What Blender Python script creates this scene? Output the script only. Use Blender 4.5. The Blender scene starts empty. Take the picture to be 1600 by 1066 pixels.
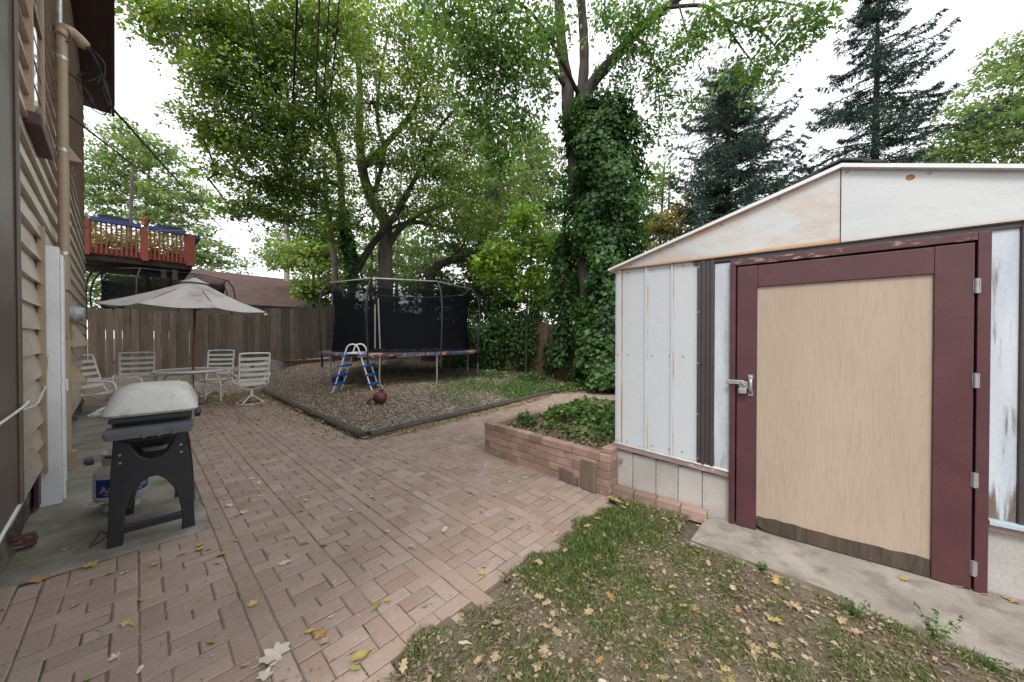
import bpy, bmesh, math, random
import numpy as np
from mathutils import Vector, Matrix

random.seed(11)
rng = np.random.default_rng(11)
S = bpy.context.scene
COL = S.collection
V = Vector
PI = math.pi
UP = V((0, 0, 1))

# ------------------------------------------------------------------ camera geometry (1600 x 1066 photo)
F = 540.0
H = 1.4
PITCH = math.radians(0.53)
CP, SP = math.cos(PITCH), math.sin(PITCH)


def ray(px, py):
    u = (px - 800) / F
    w = (533 - py) / F
    return V((u, CP + w * SP, -SP + w * CP))


def G(px, py, z=0.0):
    r = ray(px, py)
    t = (z - H) / r.z
    return V((r.x * t, r.y * t, z))


def D(px, py, d):
    r = ray(px, py)
    t = d / r.y
    return V((r.x * t, d, H + r.z * t))


# yard axes: a runs away from the camera along the house, b away from the house
AX = V((-0.735, 0.678, 0))
BX = V((0.678, 0.735, 0))


def AB(a, b, z=0.0):
    return AX * a + BX * b + V((0, 0, z))


def sm(e0, e1, x):
    t = min(1, max(0, (x - e0) / (e1 - e0)))
    return t * t * (3 - 2 * t)


def zg(x, y):
    a = AX.x * x + AX.y * y
    b = BX.x * x + BX.y * y
    z = 0.2 * sm(2.4, 5.0, b) * sm(5.0, 8.0, a) + 0.33 * sm(10.6, 13.5, a)
    return z


# ------------------------------------------------------------------ materials
class NT:
    def __init__(s, name):
        s.m = bpy.data.materials.new(name)
        s.m.use_nodes = True
        s.t = s.m.node_tree
        s.t.nodes.clear()
        s.out = s.t.nodes.new('ShaderNodeOutputMaterial')

    def n(s, typ, ins=None, **kw):
        nd = s.t.nodes.new(typ)
        for k, v in kw.items():
            setattr(nd, k, v)
        for k, v in (ins or {}).items():
            s.set(nd.inputs[k], v)
        return nd

    def set(s, sock, v):
        if isinstance(v, bpy.types.NodeSocket):
            s.t.links.new(v, sock)
        elif isinstance(v, bpy.types.Node):
            s.t.links.new(v.outputs[0], sock)
        else:
            if isinstance(v, tuple) and len(v) == 3 and sock.type == 'RGBA':
                v = (*v, 1)
            sock.default_value = v

    def math(s, op, a, b=0.0, clamp=False):
        nd = s.n('ShaderNodeMath', operation=op, use_clamp=clamp)
        s.set(nd.inputs[0], a)
        s.set(nd.inputs[1], b)
        return nd.outputs[0]

    def mix(s, f, a, b, blend='MIX'):
        nd = s.n('ShaderNodeMix', data_type='RGBA', blend_type=blend)
        s.set(nd.inputs[0], f)
        s.set(nd.inputs[6], a)
        s.set(nd.inputs[7], b)
        return nd.outputs[2]

    def ramp(s, f, lo, hi):
        nd = s.n('ShaderNodeMapRange', clamp=True)
        s.set(nd.inputs[0], f)
        s.set(nd.inputs[1], lo)
        s.set(nd.inputs[2], hi)
        return nd.outputs[0]

    def coord(s, scale=(1, 1, 1), kind='Object'):
        c = s.n('ShaderNodeTexCoord')
        mp = s.n('ShaderNodeMapping')
        s.t.links.new(c.outputs[kind], mp.inputs[0])
        mp.inputs[3].default_value = scale
        return mp.outputs[0]

    def noise(s, scale=(1, 1, 1), detail=4, rough=0.55, dist=0.0):
        if not isinstance(scale, tuple):
            scale = (scale,) * 3
        nd = s.n('ShaderNodeTexNoise')
        s.t.links.new(s.coord(scale), nd.inputs['Vector'])
        nd.inputs['Scale'].default_value = 1
        nd.inputs['Detail'].default_value = detail
        nd.inputs['Roughness'].default_value = rough
        nd.inputs['Distortion'].default_value = dist
        return nd.outputs[0]

    def attr(s, name):
        nd = s.n('ShaderNodeAttribute', attribute_name=name)
        return nd.outputs['Fac']

    def bsdf(s, color, rough=0.6, spec=0.4, metal=0.0, bump=None, bstr=0.3, bdist=0.01, **kw):
        b = s.n('ShaderNodeBsdfPrincipled')
        s.set(b.inputs['Base Color'], color)
        s.set(b.inputs['Roughness'], rough)
        s.set(b.inputs['Metallic'], metal)
        s.set(b.inputs['Specular IOR Level'], spec)
        for k, v in kw.items():
            s.set(b.inputs[k.replace('_', ' ')], v)
        if bump is not None:
            bp = s.n('ShaderNodeBump')
            bp.inputs['Strength'].default_value = bstr
            bp.inputs['Distance'].default_value = bdist
            s.set(bp.inputs['Height'], bump)
            s.t.links.new(bp.outputs[0], b.inputs['Normal'])
        s.t.links.new(b.outputs[0], s.out.inputs[0])
        return b


def pm(name, c1, c2, scale=4, rough=0.6, spec=0.35, metal=0.0, bump=0.25, bdist=0.006, fine=120, rnd=0.0,
       stain=None, sscale=3, slo=0.55, shi=0.7, mask=None, detail=5, lo=0.3, hi=0.7, speck=0.16):
    """Mottled surface: two colours by noise, per-face brightness (rnd), optional stain or wear (mask = vertex attribute)."""
    t = NT(name)
    n1 = t.noise(scale, detail)
    col = t.mix(t.ramp(n1, lo, hi), c1, c2)
    if rnd:
        f = t.math('ADD', t.math('MULTIPLY', t.attr('rnd'), 2 * rnd), 1 - rnd)
        col = t.mix(1.0, col, t.n('ShaderNodeCombineColor', {0: f, 1: f, 2: f}), 'MULTIPLY')
    if stain:
        ns = t.noise(sscale, 6, 0.65)
        if mask:
            ns = t.math('ADD', ns, t.math('SUBTRACT', t.attr(mask), 0.5))
        col = t.mix(t.ramp(ns, slo, shi), col, stain)
    fn = t.noise(fine, 3, 0.6)
    hgt = t.math('ADD', t.math('MULTIPLY', fn, 0.5), t.math('MULTIPLY', n1, 0.5))
    col = t.mix(t.math('MULTIPLY', t.ramp(fn, 0.35, 0.65), speck), col, (0.02, 0.018, 0.015))
    t.bsdf(col, rough, spec, metal, hgt if bump else None, bump, bdist)
    return t.m


def leafmat(name, dark, mid, light, trans=0.45, gloss=0.06, rough=0.45):
    t = NT(name)
    r = t.attr('rnd')
    col = t.mix(t.ramp(r, 0.0, 0.55), dark, mid)
    col = t.mix(t.ramp(r, 0.6, 1.0), col, light)
    d = t.n('ShaderNodeBsdfDiffuse', {'Color': col})
    tr = t.n('ShaderNodeBsdfTranslucent', {'Color': t.mix(1.0, col, (1.25, 1.35, 0.7), 'MULTIPLY')})
    g = t.n('ShaderNodeBsdfGlossy', {'Color': (1, 1, 1), 'Roughness': rough})
    m1 = t.n('ShaderNodeMixShader', {0: trans, 1: d, 2: tr})
    m2 = t.n('ShaderNodeMixShader', {0: gloss, 1: m1, 2: g})
    t.t.links.new(m2.outputs[0], t.out.inputs[0])
    return t.m


M = {}
M['paver'] = None


def mk_paver():
    t = NT('clay_paver')
    r = t.attr('rnd')
    n = t.noise(3.0, 5)
    base = t.mix(t.ramp(r, 0.0, 0.8), (0.265, 0.188, 0.15), (0.345, 0.258, 0.21))
    base = t.mix(t.ramp(r, 0.88, 1.0), base, (0.375, 0.30, 0.26))
    base = t.mix(t.math('MULTIPLY', t.ramp(n, 0.42, 0.7), 0.5), base, (0.33, 0.27, 0.235))
    big = t.noise(0.55, 3)
    base = t.mix(t.math('MULTIPLY', t.ramp(big, 0.45, 0.65), 0.35), base, (0.22, 0.17, 0.145))
    worn = t.noise(9.0, 5, 0.7)
    base = t.mix(t.math('MULTIPLY', t.ramp(worn, 0.56, 0.72), 0.4), base, (0.42, 0.35, 0.31))
    sp = t.noise(240, 2)
    base = t.mix(t.math('MULTIPLY', t.ramp(sp, 0.52, 0.66), 0.35), base, (0.10, 0.075, 0.065))
    sp2 = t.noise(150, 2)
    base = t.mix(t.math('MULTIPLY', t.ramp(sp2, 0.6, 0.68), 0.3), base, (0.5, 0.44, 0.39))
    t.bsdf(base, 0.85, 0.25, 0, t.math('ADD', sp, t.math('MULTIPLY', worn, 0.8)), 0.45, 0.004)
    return t.m


M['paver'] = mk_paver()
M['joint'] = pm('joint_sand', (0.11, 0.085, 0.068), (0.21, 0.17, 0.13), 14, 0.95, 0.1, bump=0.5, stain=(0.05, 0.06, 0.025), sscale=2.2, slo=0.55, shi=0.65)
M['soil'] = pm('soil', (0.105, 0.083, 0.064), (0.20, 0.165, 0.128), 3.5, 0.95, 0.1, bump=0.8, bdist=0.02, stain=(0.19, 0.15, 0.10), sscale=9, slo=0.5, shi=0.65)
M['mulchsoil'] = pm('mulch_base', (0.15, 0.12, 0.10), (0.26, 0.21, 0.175), 6, 0.95, 0.1, bump=0.8, bdist=0.02)
M['concrete'] = pm('old_concrete', (0.24, 0.215, 0.185), (0.37, 0.335, 0.295), 3.2, 0.9, 0.2, bump=0.5, bdist=0.006, fine=90, stain=(0.15, 0.13, 0.105), sscale=7, slo=0.48, shi=0.74)
M['mossy'] = pm('mossy_concrete', (0.16, 0.148, 0.128), (0.33, 0.305, 0.265), 2.6, 0.9, 0.2, bump=0.6, bdist=0.008, fine=70, stain=(0.12, 0.13, 0.055), sscale=2.0, slo=0.50, shi=0.68)
M['foundation'] = pm('stone_foundation', (0.10, 0.09, 0.08), (0.26, 0.235, 0.205), 5, 0.95, 0.15, bump=1.0, bdist=0.05, fine=40, stain=(0.05, 0.045, 0.04), sscale=4, slo=0.55, shi=0.68)
M['siding'] = pm('tan_siding', (0.42, 0.345, 0.265), (0.47, 0.39, 0.305), (1.5, 1.5, 6), 0.27, 0.75, bump=0.08, fine=30, speck=0.03, stain=(0.27, 0.21, 0.15), sscale=(2, 2, 9), slo=0.58, shi=0.8)
M['brown_trim'] = pm('brown_trim', (0.115, 0.085, 0.068), (0.14, 0.105, 0.085), 4, 0.4, 0.5, bump=0.05)
M['maroon'] = pm('maroon_paint', (0.072, 0.024, 0.029), (0.095, 0.034, 0.039), 6, 0.5, 0.4, bump=0.2, fine=60, stain=(0.22, 0.15, 0.135), sscale=(26, 26, 9), slo=0.71, shi=0.76)
M['maroon_worn'] = pm('maroon_worn', (0.072, 0.024, 0.029), (0.11, 0.045, 0.048), 6, 0.6, 0.4, bump=0.4, fine=60, stain=(0.33, 0.25, 0.21), sscale=(14, 30, 60), slo=0.56, shi=0.63)
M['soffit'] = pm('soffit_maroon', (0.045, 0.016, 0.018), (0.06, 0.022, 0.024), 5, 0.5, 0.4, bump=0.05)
M['white_paint'] = pm('white_paint', (0.68, 0.70, 0.72), (0.78, 0.79, 0.80), 5, 0.35, 0.5, bump=0.05, stain=(0.5, 0.48, 0.45), sscale=6, slo=0.62, shi=0.8)
M['white_metal'] = pm('white_coated_tube', (0.68, 0.68, 0.66), (0.80, 0.80, 0.78), 9, 0.35, 0.5, bump=0.05, stain=(0.42, 0.40, 0.36), sscale=11, slo=0.6, shi=0.78)
M['strap'] = pm('white_vinyl_strap', (0.66, 0.65, 0.61), (0.78, 0.77, 0.73), 8, 0.5, 0.4, bump=0.05, stain=(0.35, 0.32, 0.27), sscale=9, slo=0.58, shi=0.8)
M['glass'] = None
tg = NT('window_glass'); tg.bsdf((0.03, 0.04, 0.05), 0.05, 0.8); M['glass'] = tg.m
M['shed_metal'] = pm('shed_white_metal', (0.485, 0.52, 0.55), (0.525, 0.555, 0.58), (2, 2, 0.6), 0.38, 0.5, bump=0.5, bdist=.012, fine=14, stain=(0.34, 0.175, 0.07), sscale=(6, 6, 1.5), slo=0.50, shi=0.86, mask='mask', speck=0.0)
M['gable_metal'] = pm('gable_rusting_metal', (0.47, 0.495, 0.515), (0.53, 0.545, 0.545), (1.4, 1.4, 5), 0.38, 0.5, bump=0.4, bdist=.012, fine=14, stain=(0.46, 0.235, 0.085), sscale=(4, 4, 7), slo=0.34, shi=0.95, mask='mask', speck=0.0)
M['rust'] = pm('rust', (0.26, 0.12, 0.045), (0.42, 0.22, 0.09), 20, 0.8, 0.2, bump=0.3)
M['dark_trim'] = pm('dark_bronze_trim', (0.045, 0.037, 0.036), (0.062, 0.05, 0.048), 4, 0.4, 0.5, bump=0.04)
M['black_rubber'] = pm('black_rubber', (0.014, 0.014, 0.015), (0.03, 0.03, 0.031), 12, 0.6, 0.4, bump=0.2)
M['black_plastic'] = pm('black_plastic', (0.012, 0.014, 0.018), (0.022, 0.025, 0.030), 10, 0.42, 0.45, bump=0.1, stain=(0.055, 0.055, 0.055), sscale=7, slo=0.58, shi=0.85)
M['grey_plastic'] = pm('grey_plastic', (0.085, 0.09, 0.10), (0.115, 0.12, 0.13), 8, 0.5, 0.4, bump=0.1)
M['lid'] = pm('grill_lid_enamel', (0.50, 0.50, 0.47), (0.60, 0.60, 0.57), 7, 0.45, 0.5, bump=0.15, stain=(0.27, 0.26, 0.235), sscale=14, slo=0.56, shi=0.74)
M['peel'] = pm('peeling_white_board', (0.42, 0.475, 0.535), (0.57, 0.615, 0.66), (9, 9, 1.6), 0.7, 0.3, bump=0.5, bdist=0.004, fine=50, stain=(0.155, 0.12, 0.10), sscale=(38, 38, 2.6), slo=0.51, shi=0.66, mask='mask', speck=0.06)
M['sill'] = pm('peeling_sill', (0.25, 0.17, 0.145), (0.33, 0.25, 0.22), (6, 6, 6), 0.8, 0.2, bump=0.6, fine=50, stain=(0.55, 0.54, 0.54), sscale=(9, 20, 22), slo=0.60, shi=0.66)
M['blue_sill'] = pm('blue_flashing', (0.33, 0.42, 0.48), (0.45, 0.53, 0.58), 8, 0.6, 0.3, bump=0.3)
M['block'] = pm('concrete_block', (0.37, 0.345, 0.325), (0.46, 0.435, 0.415), 4, 0.9, 0.2, bump=0.5, fine=90, rnd=0.12)


def mk_ply():
    t = NT('tan_painted_plywood')
    n = t.noise((2.2, 2.2, 0.7), 4)
    col = t.mix(t.ramp(n, 0.3, 0.7), (0.36, 0.285, 0.215), (0.41, 0.33, 0.255))
    wv = t.noise((7, 7, 0.55), 3, 0.5, 0.8)
    ct = t.math('SINE', t.math('MULTIPLY', wv, 95.0))
    col = t.mix(t.math('MULTIPLY', t.ramp(ct, 0.1, 1.0), 0.2), col, (0.29, 0.215, 0.15))
    dirt = t.noise((3, 3, 1.2), 5, 0.6)
    col = t.mix(t.math('MULTIPLY', t.ramp(dirt, 0.5, 0.75), 0.22), col, (0.34, 0.28, 0.22))
    g = t.noise((170, 170, 4.5), 3, 0.7, 0.4)
    hot = t.noise((1.5, 1.5, 0.9), 2)
    lim = t.math('SUBTRACT', 0.70, t.math('MULTIPLY', hot, 0.22))
    f = t.math('MULTIPLY', t.ramp(t.math('SUBTRACT', g, lim), 0.0, 0.08), 0.45)
    col = t.mix(f, col, (0.25, 0.185, 0.13))
    t.bsdf(col, 0.55, 0.35, 0, g, 0.35, 0.003)
    return t.m


M['ply'] = mk_ply()


def mk_wood(name, c1, c2, c3, rnd=0.25, axis='z', rough=0.85):
    t = NT(name)
    sc = {'z': (22, 22, 1.6), 'x': (1.6, 22, 22), 'n': (12, 12, 12)}[axis]
    g = t.noise(sc, 5, 0.65, 0.8)
    col = t.mix(t.ramp(g, 0.3, 0.7), c1, c2)
    k = t.noise((3, 3, 1.2), 4)
    col = t.mix(t.math('MULTIPLY', t.ramp(k, 0.5, 0.75), 0.6), col, c3)
    f = t.math('ADD', t.math('MULTIPLY', t.attr('rnd'), 2 * rnd), 1 - rnd)
    col = t.mix(1.0, col, t.n('ShaderNodeCombineColor', {0: f, 1: f, 2: f}), 'MULTIPLY')
    t.bsdf(col, rough, 0.2, 0, g, 0.6, 0.006)
    return t.m


M['fence'] = mk_wood('weathered_fence', (0.085, 0.066, 0.052), (0.155, 0.125, 0.10), (0.055, 0.042, 0.034), 0.3)
M['fence_red'] = mk_wood('weathered_red_fence', (0.12, 0.075, 0.055), (0.20, 0.135, 0.10), (0.07, 0.045, 0.035), 0.25)
M['kick'] = mk_wood('rotten_kick_board', (0.045, 0.034, 0.027), (0.11, 0.085, 0.068), (0.02, 0.016, 0.014), 0.1)
M['oldboard'] = mk_wood('old_grey_board', (0.11, 0.085, 0.066), (0.20, 0.16, 0.125), (0.07, 0.055, 0.044), 0.1)
M['timber'] = mk_wood('landscape_timber', (0.06, 0.054, 0.046), (0.115, 0.10, 0.083), (0.035, 0.031, 0.026), 0.15, 'n')
M['umbwood'] = mk_wood('umbrella_pole_wood', (0.16, 0.065, 0.03), (0.24, 0.10, 0.05), (0.10, 0.04, 0.02), 0.05)
M['deck_red'] = pm('deck_red_paint', (0.19, 0.045, 0.028), (0.24, 0.058, 0.036), 4, 0.6, 0.3, bump=0.1, rnd=0.12)
M['deck_blue'] = pm('deck_blue_paint', (0.02, 0.045, 0.17), (0.03, 0.06, 0.22), 4, 0.5, 0.4, bump=0.1)
M['deck_dark'] = pm('deck_underside', (0.03, 0.024, 0.02), (0.06, 0.05, 0.042), 4, 0.8, 0.2)
M['terracotta'] = pm('terracotta', (0.30, 0.12, 0.07), (0.38, 0.16, 0.095), 9, 0.8, 0.2)


def mk_roof():
    t = NT('asphalt_shingles')
    br = t.n('ShaderNodeTexBrick', {'Vector': t.coord((1, 1, 1), 'UV'), 'Scale': 1.0, 'Mortar Size': 0.012,
             'Brick Width': 0.33, 'Row Height': 0.14, 'Color1': (0.075, 0.042, 0.038), 'Color2': (0.12, 0.075, 0.068), 'Mortar': (0.035, 0.022, 0.02)})
    n = t.noise(60, 3)
    col = t.mix(t.math('MULTIPLY', n, 0.4), br.outputs[0], (0.06, 0.045, 0.042))
    t.bsdf(col, 0.9, 0.2, 0, br.outputs[1], 0.5, 0.01)
    return t.m


M['shingle'] = mk_roof()
M['garage_wall'] = pm('garage_wall', (0.30, 0.27, 0.23), (0.36, 0.33, 0.28), 3, 0.8, 0.2)
M['canopy'] = pm('umbrella_cloth', (0.58, 0.545, 0.53), (0.66, 0.625, 0.61), 3, 0.9, 0.1, bump=0.15, fine=200, stain=(0.33, 0.30, 0.28), sscale=2.4, slo=0.52, shi=0.75)
M['steel'] = pm('galvanised_steel', (0.40, 0.41, 0.42), (0.55, 0.56, 0.57), 20, 0.4, 0.5, metal=0.8, bump=0.05)
M['dull_steel'] = pm('dull_steel', (0.28, 0.285, 0.29), (0.42, 0.42, 0.42), 14, 0.5, 0.5, metal=0.55, bump=0.1, stain=(0.25, 0.14, 0.07), sscale=14, slo=0.64, shi=0.75)
M['beige_pipe'] = pm('beige_painted_pipe', (0.34, 0.25, 0.165), (0.38, 0.285, 0.195), 5, 0.45, 0.5, bump=0.04)
M['meter_glass'] = pm('meter_cover', (0.22, 0.24, 0.26), (0.4, 0.42, 0.44), 18, 0.15, 0.7, bump=0.1)
M['cable'] = pm('black_cable', (0.010, 0.010, 0.012), (0.018, 0.018, 0.02), 10, 0.5, 0.4, bump=0)
M['pale_cable'] = pm('pale_cable', (0.55, 0.54, 0.50), (0.62, 0.61, 0.57), 10, 0.5, 0.4, bump=0)
M['ladder_blue'] = pm('blue_step_plastic', (0.01, 0.11, 0.42), (0.015, 0.14, 0.50), 8, 0.4, 0.5, bump=0.05)
M['ball_blue'] = pm('dark_blue_ball', (0.012, 0.02, 0.09), (0.02, 0.035, 0.13), 8, 0.4, 0.5, bump=0.05)
M['jug'] = pm('dark_red_jug', (0.085, 0.018, 0.018), (0.11, 0.025, 0.024), 8, 0.45, 0.5, bump=0.1)
M['mat'] = pm('trampoline_mat', (0.012, 0.013, 0.015), (0.02, 0.021, 0.023), 20, 0.7, 0.2)
M['tank'] = pm('propane_tank_enamel', (0.52, 0.52, 0.50), (0.60, 0.60, 0.58), 7, 0.35, 0.5, bump=0.05, stain=(0.36, 0.34, 0.31), sscale=9, slo=0.56, shi=0.75)
M['label_white'] = pm('label_white', (0.70, 0.70, 0.72), (0.76, 0.76, 0.78), 7, 0.35, 0.5, bump=0)
M['label_blue'] = pm('label_blue', (0.008, 0.045, 0.24), (0.012, 0.07, 0.34), 7, 0.35, 0.5, bump=0)
M['label_navy'] = pm('label_navy', (0.008, 0.012, 0.06), (0.01, 0.015, 0.075), 7, 0.4, 0.5, bump=0)
M['label_red'] = pm('label_red', (0.45, 0.015, 0.02), (0.5, 0.02, 0.025), 7, 0.4, 0.5, bump=0)
M['table_top'] = pm('table_glass_top', (0.42, 0.43, 0.41), (0.52, 0.53, 0.51), 5, 0.25, 0.6, bump=0.1, stain=(0.3, 0.29, 0.26), sscale=8, slo=0.55, shi=0.75)
M['brick'] = pm('planter_brick', (0.29, 0.185, 0.145), (0.37, 0.265, 0.22), 6, 0.9, 0.2, bump=0.5, fine=110, rnd=0.26, stain=(0.42, 0.36, 0.32), sscale=7, slo=0.58, shi=0.75)
M['rock'] = pm('grey_rock', (0.10, 0.095, 0.085), (0.24, 0.22, 0.20), 5, 0.95, 0.2, bump=0.9, bdist=0.05, fine=30)
M['bark'] = mk_wood('grey_bark', (0.05, 0.043, 0.036), (0.155, 0.135, 0.115), (0.035, 0.03, 0.025), 0.1)
M['bark_dark'] = mk_wood('dark_bark', (0.026, 0.022, 0.019), (0.085, 0.072, 0.06), (0.02, 0.018, 0.015), 0.1)
M['polewood'] = mk_wood('utility_pole_wood', (0.22, 0.20, 0.18), (0.34, 0.31, 0.28), (0.16, 0.145, 0.13), 0.05)
M['spring_pad'] = None


def mk_pad():
    t = NT('swirled_spring_pad')
    n = t.noise((2.2, 2.2, 2.2), 2, 0.5, 1.6)
    col = t.mix(t.ramp(n, 0.44, 0.48), (0.05, 0.08, 0.20), (0.03, 0.03, 0.04))
    col = t.mix(t.ramp(n, 0.54, 0.58), col, (0.38, 0.12, 0.06))
    col = t.mix(t.ramp(n, 0.62, 0.66), col, (0.30, 0.26, 0.30))
    t.bsdf(col, 0.5, 0.4)
    return t.m


M['spring_pad'] = mk_pad()


def mk_net(name, alpha, col=(0.008, 0.009, 0.011)):
    t = NT(name)
    d = t.n('ShaderNodeBsdfDiffuse', {'Color': col})
    tr = t.n('ShaderNodeBsdfTransparent')
    mx = t.n('ShaderNodeMixShader', {0: alpha, 1: tr, 2: d})
    t.t.links.new(mx.outputs[0], t.out.inputs[0])
    return t.m


M['net'] = mk_net('safety_net', 0.83)
M['net_thin'] = mk_net('thin_net', 0.42)

M['leaf_maple'] = leafmat('maple_leaf', (0.085, 0.14, 0.022), (0.16, 0.235, 0.038), (0.30, 0.37, 0.08), 0.6)
M['leaf_hang'] = leafmat('hanging_leaf', (0.055, 0.115, 0.026), (0.11, 0.205, 0.045), (0.19, 0.30, 0.07), 0.55, 0.05)
M['leaf_ivy'] = leafmat('ivy_leaf', (0.022, 0.066, 0.016), (0.048, 0.122, 0.028), (0.11, 0.205, 0.05), 0.35, 0.02, 0.45)
M['leaf_pale'] = leafmat('pale_leaf', (0.115, 0.18, 0.065), (0.18, 0.255, 0.095), (0.28, 0.33, 0.12), 0.55, 0.04)
M['leaf_lime'] = leafmat('lime_leaf', (0.085, 0.17, 0.014), (0.17, 0.28, 0.02), (0.31, 0.42, 0.03), 0.55)
M['leaf_mid'] = leafmat('mid_leaf', (0.06, 0.105, 0.03), (0.115, 0.175, 0.05), (0.20, 0.265, 0.08), 0.55)
M['leaf_orange'] = leafmat('autumn_leaf', (0.13, 0.14, 0.03), (0.26, 0.21, 0.04), (0.38, 0.22, 0.05), 0.5)
M['needle'] = leafmat('spruce_needle', (0.014, 0.034, 0.026), (0.032, 0.066, 0.05), (0.065, 0.115, 0.085), 0.2, 0.03)
M['grass'] = leafmat('grass_blade', (0.075, 0.125, 0.03), (0.14, 0.19, 0.05), (0.29, 0.29, 0.12), 0.35, 0.03)
M['plant'] = leafmat('plant_leaf', (0.05, 0.11, 0.018), (0.10, 0.20, 0.035), (0.25, 0.33, 0.05), 0.4, 0.05)
M['chip'] = leafmat('wood_chip', (0.17, 0.135, 0.115), (0.33, 0.27, 0.235), (0.52, 0.45, 0.39), 0.05, 0.02, 0.7)
M['litter'] = leafmat('leaf_litter', (0.13, 0.092, 0.058), (0.27, 0.205, 0.135), (0.46, 0.375, 0.26), 0.2, 0.03, 0.6)
M['litter_yellow'] = leafmat('yellow_litter', (0.20, 0.135, 0.06), (0.34, 0.25, 0.10), (0.44, 0.36, 0.17), 0.25, 0.03, 0.6)


def simple_leafmat(name, c, c2):
    t = NT(name)
    n = t.noise(30, 4)
    col = t.mix(t.ramp(n, 0.35, 0.65), c, c2)
    d = t.n('ShaderNodeBsdfDiffuse', {'Color': col})
    tr = t.n('ShaderNodeBsdfTranslucent', {'Color': col})
    g = t.n('ShaderNodeBsdfGlossy', {'Roughness': 0.5})
    a = t.n('ShaderNodeMixShader', {0: 0.2, 1: d, 2: tr})
    b = t.n('ShaderNodeMixShader', {0: 0.04, 1: a, 2: g})
    t.t.links.new(b.outputs[0], t.out.inputs[0])
    return t.m


M['fl_yellow'] = simple_leafmat('fallen_yellow', (0.40, 0.31, 0.08), (0.52, 0.43, 0.15))
M['fl_tan'] = simple_leafmat('fallen_tan', (0.36, 0.25, 0.13), (0.50, 0.38, 0.23))
M['fl_orange'] = simple_leafmat('fallen_orange', (0.34, 0.18, 0.07), (0.46, 0.27, 0.11))
M['fl_pale'] = simple_leafmat('fallen_pale', (0.50, 0.45, 0.34), (0.66, 0.62, 0.52))
M['fl_green'] = simple_leafmat('fallen_green', (0.22, 0.25, 0.07), (0.34, 0.36, 0.11))

# ------------------------------------------------------------------ object helpers
MATX = {}


def tag(o, label=None, cat=None, group=None, kind=None):
    if label: o['label'] = label
    if cat: o['category'] = cat
    if group: o['group'] = group
    if kind: o['kind'] = kind
    return o


def thing(name, label, cat, loc, rot=None, group=None):
    o = bpy.data.objects.new(name, None)
    o.empty_display_size = 0.2
    COL.objects.link(o)
    m = Matrix.Translation(V(loc)) @ (rot.to_4x4() if rot is not None else Matrix.Identity(4))
    o.matrix_world = m
    MATX[o] = m
    return tag(o, label, cat, group)


def axes(x, y, z=UP):
    return Matrix((x, y, z)).transposed()


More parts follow.
